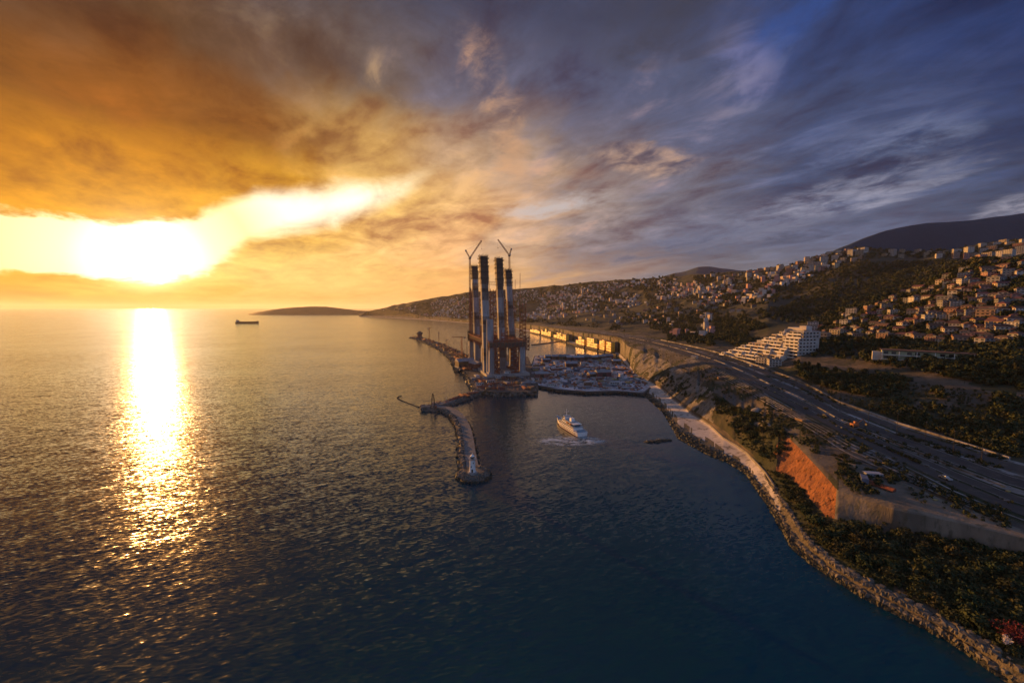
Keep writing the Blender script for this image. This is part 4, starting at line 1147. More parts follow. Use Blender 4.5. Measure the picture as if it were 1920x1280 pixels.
b = MB().box((0, 0, .9), (14, 9, 4.2)); r_ = MB(); r_.add([(-7.3, -4.8, 5.1), (7.3, -4.8, 5.1), (7.3, 4.8, 5.1), (-7.3, 4.8, 5.1), (-7.3, 0, 7.2), (7.3, 0, 7.2)], [(0, 1, 5, 4), (2, 3, 4, 5), (0, 4, 3), (1, 2, 5), (3, 2, 1, 0)])
kind('work_shed', [('walls', b, 'sheet_rust'), ('roof', r_, 'sheet_grey'), ('footing', MB().box((0, 0, 0), (14.4, 9.4, .9)), 'concrete'), ('gate', MB().box((0, -4.55, .92), (4, .12, 3.4)), 'dark_steel')], 'shed')
b = MB(); [b.box((x, s_ * 1.0, 0), (3.8, .6, .8)) for x in (0,) for s_ in (-1, 1)]
bm_ = MB().tube((.8, 0, 1.9), (4.0, 0, 4.6), .3).tube((4.0, 0, 4.6), (6.2, 0, 2.0), .24); bk_ = MB().box((6.2, 0, .9), (1.0, 1.3, 1.2), top=(.7, 1))
kind('excavator', [('tracks', b, 'dark_steel'), ('house', MB().box((-.5, 0, .95), (3.2, 2.4, 1.2)).box((.4, .55, 2.15), (1.3, 1.1, 1.1)), 'orange_steel'), ('boom', bm_, 'orange_steel'), ('bucket', bk_, 'dark_steel'), ('window', MB().box((1.07, .55, 2.3), (.06, .9, .8)), 'glass')], 'excavator')
b = MB().lattice((0, 0, .8), (0, 0, 26), 1.3, .12, 2.2); j_ = MB().lattice((-5, 0, 25.5), (13, 0, 25.5), .9, .09, 1.8)
kind('site_crane', [('mast', b, 'rust_steel'), ('jib', j_, 'rust_steel'), ('ballast', MB().box((0, 0, 0), (3.4, 3.4, .9)), 'concrete'), ('counterweight', MB().box((-4.3, 0, 24.0), (1.6, 1.6, 1.7)), 'concrete')], 'crane')
b = MB().tube((0, 0, .3), (0, 0, 15), .16, 6, r2=.09); b.box((0, 0, 0), (.9, .9, .4)); j_ = MB().box((0, 0, 14.9), (2.4, .5, .35))
kind('flood_mast', [('pole', b, 'dark_steel'), ('lamp_head', j_, 'dark_steel')], 'light mast')


def inside(p, poly):
    c = False; n = len(poly)
    for i in range(n):
        a, b = poly[i], poly[i - 1]
        if (a[1] > p[1]) != (b[1] > p[1]) and p[0] < (b[0] - a[0]) * (p[1] - a[1]) / (b[1] - a[1] + 1e-9) + a[0]: c = not c
    return c


LAB = {'shipping_container': ('rust brown shipping container', 'rust brown containers'), 'steel_container': ('slate blue container', 'slate blue containers'), 'site_hut': ('pale site hut with windows', 'site huts'),
       'panel_stack': ('stack of grey formwork panels', 'panel stacks'), 'rebar_stack': ('bundle of rusty reinforcing bars', 'bar stacks'), 'timber_stack': ('stack of yellowish timber planks', 'timber stacks'),
       'gravel_heap': ('heap of pale gravel', 'gravel heaps'), 'work_shed': ('rusty sheet metal work shed', 'work sheds'), 'excavator': ('orange excavator', 'excavators'), 'site_crane': ('slender site crane', 'site cranes'), 'flood_mast': ('thin dark light mast', 'light masts')}


def litter(poly, n, z, where, mixk, seed, smin=1.0, smax=1.5, gap=7.0, ang=0.0, avoid=None):
    rnd = random.Random(seed); done = []
    xs, ys = [p[0] for p in poly], [p[1] for p in poly]
    names = [k for k, w in mixk for _ in range(w)]
    tries = 0
    while len(done) < n and tries < n * 60:
        tries += 1
        # spread evenly over what the eye sees: distance falls off
        f = rnd.random(); y = 1 / (f / min(ys) + (1 - f) / max(ys)) if min(ys) > 0 else rnd.uniform(min(ys), max(ys))
        x = rnd.uniform(min(xs), max(xs))
        if not inside((x, y), poly) or (avoid and avoid(x, y)): continue
        g = gap * (y / 550.0)
        if any((x - a) ** 2 + ((y - b) / 1.6) ** 2 < g * g for a, b in done): continue
        done.append((x, y)); k = rnd.choice(names); lb, gp = LAB[k]
        drop(k, lb + ' ' + where, (x, y, z), ang + rnd.choice((0, 0, math.pi / 2)) + rnd.uniform(-.2, .2), rnd.uniform(smin, smax), gp + ' ' + where)
    return done


inner = [Vector((p.x, p.y, 0)).lerp(Vector((cpx.x, cpx.y, 0)), .06) for p in PP]
litter(inner, 170, 3.02, 'on the construction platform', (('panel_stack', 5), ('rebar_stack', 4), ('timber_stack', 4), ('steel_container', 3), ('shipping_container', 3), ('site_hut', 2), ('gravel_heap', 2), ('work_shed', 1), ('excavator', 1)), 21, .8, 1.5, 4.4, .1)
for k in range(9):
    a = at_z(1030 + k * 13.5, 676 - abs(k - 4) * .6, 3.02)
    drop('work_shed', 'dark red shed in the long row at the back of the platform', (a.x, a.y, 3.02), R(4), 1.25 + .1 * (k % 3), 'shed row on the platform')
slabin = lambda x, y: any((Vector((x, y, 0)) - b - ROW * q).length < 9 for b in (FL, FR) for q in range(0, 172, 12))
apr = [Vector((p.x, p.y, 0)).lerp(Vector((-20, 560, 0)), .08) for p in apron]
front = [apr[0], apr[1], apr[2], Vector((30, 540, 0)), Vector((10, 552, 0)), Vector((-32, 538, 0)), Vector((-58, 560, 0))]
litter(front, 34, 4.0, 'at the foot of the bridge towers', (('rebar_stack', 4), ('shipping_container', 3), ('timber_stack', 2), ('panel_stack', 2), ('site_hut', 2), ('gravel_heap', 1)), 22, .9, 1.5, 6.2, .3)
plin = [FL - ROW * 6 + SIDE * 8, FR - ROW * 6 - SIDE * 8, FR + ROW * 165 - SIDE * 8, FL + ROW * 165 + SIDE * 8]
litter(plin, 16, 8.0, 'between the columns of the bridge towers', (('rebar_stack', 3), ('shipping_container', 2), ('site_hut', 1)), 23, .9, 1.4, 8, .3)
jp = [c[0] + c[1] * (c[2] * .7) for c in JC] + [c[0] - c[1] * (c[2] * .7) for c in reversed(JC)]
litter(jp, 105, 4.2, 'on the long jetty', (('rebar_stack', 6), ('shipping_container', 5), ('timber_stack', 3), ('work_shed', 1), ('flood_mast', 3), ('excavator', 1)), 24, 1.1, 2.0, 5.0, 1.9)
for px, py, k, sc, lb in ((805, 640, 'site_crane', 1.5, 'thin site crane far out on the jetty'), (823, 648, 'site_crane', 1.3, 'thin site crane halfway along the jetty, smaller one'), (866, 672, 'site_crane', 1.6, 'tall thin site crane on the jetty nearest the pylons'), (838, 656, 'site_crane', .9, 'short site crane in the middle of the jetty')):
    a = at_z(px, py, 4.2); drop(k, lb, a, RND.uniform(0, 3), sc, 'site cranes on the jetty')
a = at_z(787, 634, 4.2); nt = thing('harbour_tower', 'dark squat tower house near the tip of the jetty', 'tower', a)
MB().lathe([(8, 0), (7, 9), (7.6, 9.4), (7.6, 14)], 10).build('walls', 'sheet_rust', nt); MB().lathe([(11, 14), (10, 17), (5, 21), (.4, 23)], 10).build('roof', 'formwork', nt); MB().box((0, -7.3, 2), (3, 1, 5)).build('door', 'dark_steel', nt)
a = at_z(852, 757, 3.6)
litter([at_z(848, 757.5, 0), at_z(890, 744, 0), at_z(888, 741, 0), at_z(850, 753, 0)], 9, 3.62, 'along the rubble causeway', (('rebar_stack', 3), ('timber_stack', 1), ('shipping_container', 1)), 25, .8, 1.1, 5, .6)

# ---------------------------------------------------------------- golden waterfront blocks
k = 0
for (pa, pb, top, fl, look) in ((996, 1014, 617.5, 3, 'lowest and farthest'), (1017, 1035, 617, 4, 'second farthest'), (1041, 1064, 624, 3, 'long low'), (1083, 1099, 631, 3, 'middle, beside a dark gap'), (1104, 1124, 634.5, 4, 'wide'), (1128, 1137, 637, 5, 'tall narrow'), (1141, 1150, 641, 4, 'small and nearest')):
    sa, sb = KN['shore'], None
    def sp_(px, off):
        az = math.atan2((px - 960) / FPX, 1); rs, zs = knots([az]); r = rs[1, 0] + off; return Vector((r * math.sin(az), r * math.cos(az), 3.2))
    A, B = sp_(pa, 7), sp_(pb, 7); dd = B - A; ln = dd.length; mid = (A + B) / 2
    zt = at_y((pa + pb) / 2, top, mid.y).z; hgt = max(9.0, zt - 3.2); rz = math.atan2(dd.y, dd.x)
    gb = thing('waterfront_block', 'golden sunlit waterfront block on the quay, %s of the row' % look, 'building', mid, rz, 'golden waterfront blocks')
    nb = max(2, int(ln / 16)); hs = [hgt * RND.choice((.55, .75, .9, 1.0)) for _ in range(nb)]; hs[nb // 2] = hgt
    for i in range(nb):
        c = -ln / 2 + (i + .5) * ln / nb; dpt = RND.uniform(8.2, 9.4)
        w_ = MB().box((c, 0, 2.2), (ln / nb - .1 - (i % 3 == 2) * 2.5, dpt, hs[i] - 2.2)).build('bay', 'sun_gold_wall', gb)
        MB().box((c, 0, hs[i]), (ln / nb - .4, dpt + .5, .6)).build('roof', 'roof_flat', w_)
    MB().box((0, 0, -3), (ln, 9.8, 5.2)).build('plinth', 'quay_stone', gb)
    nn = max(3, int(ln / 7))
    for s_ in (-1, 1):
        for i in range(nn):
            for j in range(fl):
                if (i * 3 + j * 5 + k) % 4 == 0 or 1.2 + (j + .6) * (hgt - 1) / fl > hs[min(nb - 1, int((i + .5) / nn * nb))]: continue
                MB().box((-ln / 2 + (i + .5) * ln / nn, s_ * 4.5, 1.2 + j * (hgt - 1) / fl), (ln / nn * .5, 1.0, (hgt - 1) / fl * .34)).build('window', 'glass', gb)
    k += 1
qw = thing('quay_wall', 'dark stone quay wall in front of the golden waterfront blocks', 'wall')
for i in range(11):
    a, b = sp_(992 + i * 15, 2.5), sp_(992 + (i + 1) * 15, 2.5); dd = b - a
    MB().box(((a.x + b.x) / 2, (a.y + b.y) / 2, -2), (dd.length + .3 * (i % 2), 3.0 + .1 * (i % 2), 5.0), math.atan2(dd.y, dd.x)).build('wall_section', 'quay_stone', qw)


def clutter(name, parent, spots, n, seed, s0, s1, mats, tall=.1):
    """small debris too fine to pick apart: one part"""
    rnd = random.Random(seed); mb = MB()
    for k in range(n):
        x, y, z = spots(rnd); s_ = rnd.uniform(s0, s1); a = rnd.random() * 3.14
        if rnd.random() < tall: mb.tube((x, y, z), (x + rnd.uniform(-1, 1), y, z + s_ * rnd.uniform(1.5, 4)), .14, 3, rnd.randrange(len(mats)))
        else: mb.box((x, y, z - .05), (s_ * rnd.uniform(.5, 2.2), s_ * rnd.uniform(.3, 1.0), s_ * rnd.uniform(.15, .7)), a, rnd.randrange(len(mats)))
    o = mb.build(name, mats, parent); o['kind'] = 'stuff'
    return o


def in_poly(poly, z):
    xs, ys = [p[0] for p in poly], [p[1] for p in poly]
    def f(rnd):
        while True:
            q = rnd.random(); y = 1 / (q / min(ys) + (1 - q) / max(ys)); x = rnd.uniform(min(xs), max(xs))
            if inside((x, y), poly): return x, y, z
    return f


SITE = ['sheet_rust', 'sheet_grey', 'timber', 'slate_blue', 'rust_steel', 'hut_white', 'orange_steel']
clutter('site_debris', plat, in_poly(inner, 3.03), 1300, 90, .8, 3.2, SITE, .05)
clutter('site_debris', fd, in_poly(front, 4.02), 420, 91, .6, 2.2, ['sheet_rust', 'rust_steel', 'timber', 'sheet_grey', 'orange_steel'], .25)
clutter('site_debris', fd, in_poly(plin, 8.02), 200, 92, .6, 2.2, ['sheet_rust', 'rust_steel', 'timber', 'sheet_grey'], .25)
clutter('site_debris', jet, in_poly(jp, 4.22), 900, 93, .9, 3.4, ['sheet_rust', 'rust_steel', 'timber', 'sheet_grey', 'orange_steel'], .25)
ac = [p for p in ap]
clutter('site_debris', arm, lambda r: (lambda p: (p.x + r.uniform(-3, 3), p.y + r.uniform(-3, 3), 3.5))(r.choice(ac).lerp(r.choice(ac[-8:]), r.random() * .3)), 160, 94, .5, 1.6, ['rust_steel', 'timber', 'sheet_grey', 'orange_steel'], .2)


# ---------------------------------------------------------------- terraced white apartment complex
UA = Vector((-.27, .963, 0)); NA = Vector((-.963, -.27, 0))      # along the terraces, and out of their sunny front
P0 = at_y(1466, 670, 450); P0.z = 0
cx_ = thing('terraced_apartments', 'white terraced apartment complex stepping up the slope above the road', 'apartment building', (P0.x, P0.y, 0))
ra = math.atan2(UA.y, UA.x)
HS, Z0 = 3.75, 34.0
rnd = random.Random(77)


def lbox(mb, u, s, z, du, ds, dz, m=0):
    """box centred u along the front and s behind the front line"""
    c = UA * u - NA * s
    return mb.box((c.x, c.y, z), (du, ds, dz), ra, m)


for k in range(11):
    z = Z0 + k * HS; u1 = 94 - k * 7.6; u0 = 0.0 if k < 8 else 6 + (k - 8) * 5
    st_ = k * 3.0 - 6
    bs = MB(); lbox(bs, (u0 + u1) / 2, st_ + 10, z - (5 if k == 0 else .35), u1 - u0 - 1, 14, HS + (4.6 if k == 0 else -.05)); so = bs.build('storey', 'wall_white', cx_)
    n = max(3, int((u1 - u0) / 8.6)); w = (u1 - u0) / n
    for i in range(n):
        uu = u0 + (i + .5) * w; sj = rnd.uniform(-1.4, 1.8); hh = HS - .5 + rnd.choice((0, 0, 0, .9))
        if rnd.random() < .1: continue
        un = MB(); lbox(un, uu, st_ + 3.4 + sj, z, w * rnd.uniform(.7, .96), 6.0, hh)
        lbox(un, uu - w * .44, st_ + 1.4 + sj, z - .2, .4, 5.6, HS * .86); uo = un.build('apartment_unit', 'wall_white' if rnd.random() < .75 else 'wall_cream', so)
        bl_ = MB(); lbox(bl_, uu, st_ - .6 + sj, z - .3, w * .94, 3.2, .28); lbox(bl_, uu, st_ - 2.1 + sj, z - .02, w * .94, .2, 1.0); bl_.build('balcony', 'white_paint', uo)
        wn = MB(); lbox(wn, uu + rnd.uniform(-.6, .6), st_ + .38 + sj, z + .3, w * rnd.uniform(.32, .6), .24, 2.3); wn.build('window', 'glass', uo)
# tall plain block at the near end
for k in range(9):
    z = Z0 + 6 + k * HS; s0 = 10 if k < 7 else 14
    fl = MB(); lbox(fl, -2.5, s0 + 15, z - (12 if k == 0 else .3), 17, 30 - (k >= 7) * 5, HS + (11.7 if k == 0 else -.02)); so = fl.build('block_storey', 'wall_white', cx_)
    sl = MB(); lbox(sl, -2.5, s0 - .9, z - .3, 17.6, 2.0, .26); lbox(sl, -2.5, s0 - 1.9, z, 17.6, .2, 1.0); sl.build('balcony', 'white_paint', so)
    for i in range(3):
        wn = MB(); lbox(wn, -8 + i * 5.4, s0 - .02, z + .4, 3.2, .2, 2.2); wn.build('window', 'glass', so)
    for i in range(5):
        wn = MB(); lbox(wn, -11.04, s0 + 3 + i * 5.0, z + .9, .2, 2.6, 1.4); wn.build('window', 'glass', so)
ph = MB(); lbox(ph, 8, 34, Z0 + 39.5, 20, 12, 3.6); ph.build('roof_house', 'wall_white', cx_)
ph = MB(); lbox(ph, -2, 30, Z0 + 41, 8, 8, 4.4); ph.build('stair_head', 'wall_white', cx_)
po = MB(); lbox(po, 46, -16, 30, 96, 14, 4.4); po.build('podium', 'wall_cream', cx_)
pg = MB()
for i in range(14): lbox(pg, 2 + i * 6.6, -23.2, 30.4, 3.6, .3, 2.6)
pg.build('garage_openings', 'glass', cx_)['kind'] = 'stuff'

# low greenish building across the slope
g0 = hit(1735, 676); ga_ = math.atan2(g0[0], g0[1])
gb = thing('long_house', 'long pale green two storey house on the right hillside terrace', 'house', (g0[0], g0[1], g0[2] - .5), -ga_ + .12)
for k in range(2):
    so = MB().box((0, 6, k * 4.0 - (1.5 if k == 0 else 0)), (56, 11, 4.0 + (1.48 if k == 0 else -.02))).build('storey', 'wall_green', gb)
    MB().box((0, -.7, k * 4.0 - .3), (57, 2.6, .28)).build('balcony', 'white_paint', so)
    for i in range(11):
        if i in (2, 6): continue
        MB().box((-25.2 + i * 5.04, .44, k * 4.0 + .6), (2.9, .2, 2.3)).build('window', 'glass', so)
    for i in range(6): MB().box((-27.8 + i * 11.1, -1.7, k * 4.0), (.35, .35, 3.68)).build('pillar', 'white_paint', so)
MB().box((0, 5.2, 8.0), (58, 13.4, .5)).build('roof', 'roof_tile', gb)
MB().box((-31, 5, -1.5), (6.5, 9, 7.5)).build('end_wing', 'wall_white', gb)

# ---------------------------------------------------------------- houses of the town
HOUSE = []


def house_proto(w, d, fl, wm, roof):
    """walls with window openings set in, and a roof: two meshes"""
    h = fl * 3.0; b = MB().box((0, 0, -4), (w, d, h + 4), 0, 0)
    for s_ in (-1, 1):
        n = max(2, int(w / 3.2))
        for i in range(n):
            for j in range(fl): b.box((-w / 2 + (i + .5) * w / n, s_ * d / 2, j * 3.0 + .8), (w / n * .5, .16, 1.5), 0, 1)
        n = max(2, int(d / 3.2))
        for i in range(n):
            for j in range(fl): b.box((s_ * w / 2, -d / 2 + (i + .5) * d / n, j * 3.0 + .8), (.16, d / n * .5, 1.5), 0, 1)
    if fl > 1:
        for j in range(1, fl): b.box((0, -d / 2 - .7, j * 3.0 - .1), (w * .62, 1.4, .18), 0, 0).box((0, -d / 2 - 1.35, j * 3.0 + .08), (w * .62, .12, .9), 0, 0)
    r = MB(); o = .6
    if roof == 'hip':
        r.add([(-w / 2 - o, -d / 2 - o, h), (w / 2 + o, -d / 2 - o, h), (w / 2 + o, d / 2 + o, h), (-w / 2 - o, d / 2 + o, h), (-w * .2, 0, h + 2.4), (w * .2, 0, h + 2.4)],
              [(0, 1, 5, 4), (2, 3, 4, 5), (3, 0, 4), (1, 2, 5), (3, 2, 1, 0)]); rm = 'roof_tile'
        r.box((w * .22, d * .15, h + .6), (.7, .7, 2.3))
    elif roof == 'gable':
        r.add([(-w / 2 - o, -d / 2 - o, h), (w / 2 + o, -d / 2 - o, h), (w / 2 + o, d / 2 + o, h), (-w / 2 - o, d / 2 + o, h), (-w / 2 - o, 0, h + 2.7), (w / 2 + o, 0, h + 2.7)],
              [(0, 1, 5, 4), (2, 3, 4, 5), (3, 0, 4), (1, 2, 5), (3, 2, 1, 0)]); rm = 'roof_tile'
    else:
        r.box((0, 0, h), (w + .5, d + .5, .35)); rm = 'roof_flat'
        for sx, sy, lx, ly in ((0, 1, w + .5, .3), (0, -1, w + .5, .3), (1, 0, .3, d - .2), (-1, 0, .3, d - .2)): r.box((sx * (w / 2 + .1), sy * (d / 2 + .1), h + .35), (lx, ly, .7))
        r.box((w * .2, d * .1, h + .35), (w * .28, d * .3, 2.3))
    return b.mesh('walls', [wm, 'glass']), r.mesh('roof', rm)


WALLS = (('wall_white', 'white'), ('wall_cream', 'cream'), ('wall_rose', 'pinkish'), ('wall_grey', 'grey'))
for wm, wn in WALLS:
    for (w, d_, fl, rf) in ((11, 9, 2, 'hip'), (13, 9, 2, 'gable'), (14, 11, 3, 'flat'), (16, 12, 4, 'flat'), (18, 14, 6, 'flat')):
        HOUSE.append((house_proto(w, d_, fl, wm, rf), wn, rf, fl))
RW = {'hip': 'hipped tile roof', 'gable': 'gabled tile roof', 'flat': 'flat roof'}
placed = []      # pixel positions already taken
H_OBJ = []


def place_houses(poly, n, where, group, floors, gap, seed, smin=.9, smax=1.25, colours=(0, 1, 2, 3), turn=None):
    rnd = random.Random(seed); xs, ys = [p[0] for p in poly], [p[1] for p in poly]; c = 0; tr = 0
    while c < n and tr < n * 30:
        tr += 1
        px, py = rnd.uniform(min(xs), max(xs)), rnd.uniform(min(ys), max(ys))
        if not inside((px, py), poly): continue
        if any(abs(px - a) < gap and abs(py - b) < gap * .55 for a, b in placed): continue
        q = hit(px, py)
        if q is None or q[3] < 6.6: continue
        placed.append((px, py)); c += 1
        fl = rnd.choice(floors); cand = [h for h in HOUSE if h[3] == fl and h[1] in [WALLS[i][1] for i in colours]]
        (wme, rme), wn, rf, fl = rnd.choice(cand)
        rz = (turn if turn is not None else math.atan2(q[0], q[1]) * -1) + rnd.uniform(-.6, .6) + rnd.choice((0, 0, math.pi / 2))
        nm = 'apartment_block' if fl >= 4 else 'house'
        o = thing(nm, '%s %s with %s %s' % (wn, {2: 'two storey house', 3: 'three storey house', 4: 'four storey block', 6: 'six storey block'}[fl], RW[rf], where), 'apartment block' if fl >= 4 else 'house', (q[0], q[1], q[2] - .3), rz, group)
        s_ = rnd.uniform(smin, smax); o.scale = (s_, s_, s_)
        link('walls', wme, o); link('roof', rme, o)
        H_OBJ.append((q[0], q[1], 9 * s_))


place_houses([(1528, 612), (1640, 572), (1740, 535), (1830, 500), (1920, 492), (1920, 640), (1820, 652), (1690, 636), (1600, 640), (1540, 632)], 165, 'on the right spur', 'houses on the right spur', (2, 2, 2, 2, 2, 3), 10.5, 31, .6, .9, (1, 2, 3, 0, 1))
place_houses([(1030, 592), (1180, 572), (1300, 550), (1440, 545), (1450, 560), (1400, 585), (1300, 600), (1150, 612)], 78, 'on the mid slope', 'houses on the middle slope', (2, 2, 2, 3, 3), 8, 32, .8, 1.2)
place_houses([(1330, 520), (1430, 508), (1500, 494), (1560, 478), (1612, 468), (1640, 478), (1560, 505), (1470, 522), (1360, 535)], 64, 'along the ridge of the town', 'houses along the ridge', (3, 3, 4, 4, 6), 7.5, 33, .8, 1.2, (0, 1, 1, 2))
place_houses([(1650, 474), (1786, 472), (1850, 462), (1920, 453), (1920, 478), (1850, 492), (1780, 486), (1660, 484)], 34, 'on the right crest', 'blocks on the right crest', (3, 4, 4, 6), 10, 34, .65, 1.05, (0, 1, 1, 2))
place_houses([(1270, 655), (1345, 668), (1350, 680), (1480, 700), (1470, 690), (1350, 660)], 9, 'beside the road', 'roadside houses', (2, 2, 3), 16, 35, .8, 1.0, (1, 1, 0))
place_houses([(1500, 622), (1530, 610), (1560, 632), (1530, 645)], 6, 'behind the terraced complex', 'houses behind the complex', (2, 3), 12, 36, .8, 1.0, (0, 1))


def far_town():
    """the rest of the town, too far and too many to tell apart"""
    rnd = random.Random(40); V, F, M = [], [], []
    zones = [([(700, 588), (870, 556), (1000, 545), (1240, 525), (1330, 522), (1330, 550), (1180, 576), (1000, 604), (870, 600), (760, 594)], 1500, 4, 9), ([(1330, 535), (1450, 510), (1560, 500), (1480, 545), (1400, 570), (1300, 575)], 190, 5, 9), ([(1180, 600), (1330, 590), (1340, 640), (1250, 630)], 30, 5, 8)]
    for poly, n, s0, s1 in zones:
        xs, ys = [p[0] for p in poly], [p[1] for p in poly]; c = 0; tr = 0
        while c < n and tr < n * 12:
            tr += 1; px, py = rnd.uniform(min(xs), max(xs)), rnd.uniform(min(ys), max(ys))
            if not inside((px, py), poly): continue
            if float(fbm(np.array(px / 38.0), np.array(py / 16.0), 3)) < -.18: continue
            q = hit(px, py)
            if q is None or q[3] < 6.7: continue
            c += 1; w, d_, h = rnd.uniform(s0, s1) * 1.6, rnd.uniform(s0, s1) * 1.3, rnd.choice((5, 6, 6, 9, 9, 12, 16))
            a = rnd.random() * 3; ca, sa = math.cos(a), math.sin(a); o = len(V)
            for zz in (-4, h):
                for sx, sy in ((-1, -1), (1, -1), (1, 1), (-1, 1)): V.append((q[0] + sx * w / 2 * ca - sy * d_ / 2 * sa, q[1] + sx * w / 2 * sa + sy * d_ / 2 * ca, q[2] + zz))
            m = rnd.choice((0, 1, 1, 2, 3)); rm = rnd.choice((4, 4, 5))
            for f, mm in (((0, 1, 5, 4), m), ((1, 2, 6, 5), m), ((2, 3, 7, 6), m), ((3, 0, 4, 7), m), ((4, 5, 6, 7), rm)): F.append([i + o for i in f]); M.append(mm)
    me = np_mesh('distant_town', np.array(V), np.array(F), ['wall_white', 'wall_cream', 'wall_rose', 'wall_grey', 'roof_tile', 'roof_flat'], M, False)
    tag(link('distant_town', me), 'countless small houses of the far town on the hillside', kind='stuff')


far_town()

# ---------------------------------------------------------------- trees and scrub
mat('leaf_dark', (.018, .030, .011), (.030, .040, .014), .8, .9, obj_var=.6)
mat('leaf_olive', (.034, .040, .015), (.050, .050, .020), .8, .9, obj_var=.6)
mat('leaf_red', (.17, .022, .03), (.08, .014, .018), 1.6, .9, c3=(.05, .03, .015))
mat('bark', (.06, .045, .03), (.04, .03, .02), 2.0, .95)
mat('blossom', (.55, .50, .48), (.40, .36, .36), 2.0, .9)


def leaf_cloud(rnd, n, rx, rz, zc, leaf, lobes=6, mb=None, c0=(0, 0, 0)):
    mb = mb or MB(); L_ = []
    for i in range(lobes):
        a = rnd.random() * 6.28; rr = rnd.uniform(.15, .62) * rx
        L_.append((rr * math.cos(a), rr * math.sin(a), zc + rnd.uniform(-.45, .6) * rz, rnd.uniform(.38, .62)))
    L_.append((0, 0, zc, .7))
    for i in range(n):
        lx, ly, lz, ls = rnd.choice(L_)
        v = Vector((rnd.gauss(0, 1), rnd.gauss(0, 1), rnd.gauss(0, 1))).normalized() * rnd.uniform(.6, 1.05)
        p = Vector((lx + v.x * rx * ls, ly + v.y * rx * ls, max(.05, lz + v.z * rz * ls)))
        nn = (v + Vector((rnd.gauss(0, .5), rnd.gauss(0, .5), rnd.gauss(0, .5)))).normalized()
        a = nn.orthogonal().normalized(); b = nn.cross(a); s_ = leaf * rnd.uniform(.6, 1.4)
        th = rnd.random() * 6.28; a, b = a * math.cos(th) + b * math.sin(th), b * math.cos(th) - a * math.sin(th)
        q = p + Vector(c0)
        mb.add([q - a * s_, q - b * s_ * .6, q + a * s_, q + b * s_ * .6], [(0, 1, 2, 3)])
    return mb


def trunk(rnd, h, r, limbs=4):
    mb = MB(); mb.tube((0, 0, -.8), (rnd.uniform(-.1, .1) * h, rnd.uniform(-.1, .1) * h, h * .55), r, 6, r2=r * .6)
    for i in range(limbs):
        a = i * 6.28 / limbs + rnd.random(); mb.tube((0, 0, h * rnd.uniform(.22, .45)), (math.cos(a) * h * .32, math.sin(a) * h * .32, h * rnd.uniform(.6, .8)), r * .5, 5, r2=r * .15)
    return mb


rnd = random.Random(8)
BUSH, TREE = [], []
for i in range(6):
    m = 'leaf_dark' if i % 3 else 'leaf_olive'
    BUSH.append((leaf_cloud(rnd, 420, 2.5, 1.5, 1.25, .27, 7).mesh('crown', m), trunk(rnd, 1.8, .14).mesh('trunk', 'bark')))
for i in range(6):
    m = 'leaf_dark' if i % 3 else 'leaf_olive'
    TREE.append((leaf_cloud(rnd, 420, 2.9 if i < 4 else 1.5, 2.3 if i < 4 else 3.4, 4.3, .36, 8).mesh('crown', m), trunk(rnd, 5.5, .26).mesh('trunk', 'bark')))


def plant(kindname, protos, n, poly, where, gap, seed, smin, smax, vmin=1.9, vmax=12.0, mask=None, skip=None):
    rnd = random.Random(seed); xs, ys = [p[0] for p in poly], [p[1] for p in poly]; c = 0; tr = 0; mine = []
    while c < n and tr < n * 40:
        tr += 1; px, py = rnd.uniform(min(xs), max(xs)), rnd.uniform(min(ys), max(ys))
        if not inside((px, py), poly): continue
        if mask is not None and float(fbm(np.array(px / 60.0), np.array(py / 34.0), 3)) < mask: continue
        if any(abs(px - a) < gap and abs(py - b) < gap * .6 for a, b in mine): continue
        q = hit(px, py)
        if q is None or not (vmin < q[3] < vmax) or (4.97 < q[3] < 6.03): continue
        if any((q[0] - a) ** 2 + (q[1] - b) ** 2 < r * r for a, b, r in H_OBJ): continue
        mine.append((px, py)); c += 1; cr, tk = rnd.choice(protos); s_ = rnd.uniform(smin, smax)
        lk = 'dark green' if 'dark' in cr.materials[0].name else 'olive green'
        sz = 'small' if s_ < smin + (smax - smin) * .33 else ('large' if s_ > smin + (smax - smin) * .67 else 'middling')
        o = thing(kindname, '%s %s %s %s' % (sz, lk, kindname.replace('_', ' '), where), 'bush' if 'bush' in kindname else 'tree', (q[0], q[1], q[2] - .1), rnd.random() * 6.28, kindname.replace('_', ' ') + ' ' + where)
        o.scale = (s_ * rnd.uniform(.85, 1.2), s_ * rnd.uniform(.85, 1.2), s_ * rnd.uniform(.8, 1.15))
        link('crown', cr, o); link('trunk', tk, o)


plant('scrub_bush', BUSH, 118, [(1522, 986), (1560, 985), (1640, 996), (1760, 1018), (1920, 1050), (1920, 1225), (1830, 1185), (1740, 1135), (1640, 1075), (1570, 1040), (1535, 1010)], 'on the slope above the seawall', 13, 51, .8, 1.75, 2.05, 2.97)
plant('cliff_bush', BUSH, 62, [(1340, 752), (1400, 770), (1475, 820), (1468, 850), (1440, 868), (1395, 820), (1350, 790)], 'on the bushy cliff', 7, 52, .8, 1.6, 2.05, 4.6)
plant('cliff_bush', BUSH, 16, [(1455, 890), (1475, 895), (1515, 935), (1510, 965), (1490, 950)], 'at the foot of the red earth cliff', 8, 53, .7, 1.4, 2.02, 3.3)
plant('hillside_tree', TREE, 92, [(1488, 684), (1560, 700), (1680, 722), (1640, 745), (1560, 730), (1500, 705)], 'below the dirt road', 8, 54, .8, 1.35, 6.03, 7.0)
plant('hillside_tree', TREE, 84, [(1520, 640), (1600, 645), (1690, 652), (1690, 668), (1800, 690), (1920, 702), (1920, 728), (1760, 700), (1600, 672), (1515, 665)], 'above the dirt road', 9, 55, .8, 1.5, 7.05, 8.6)
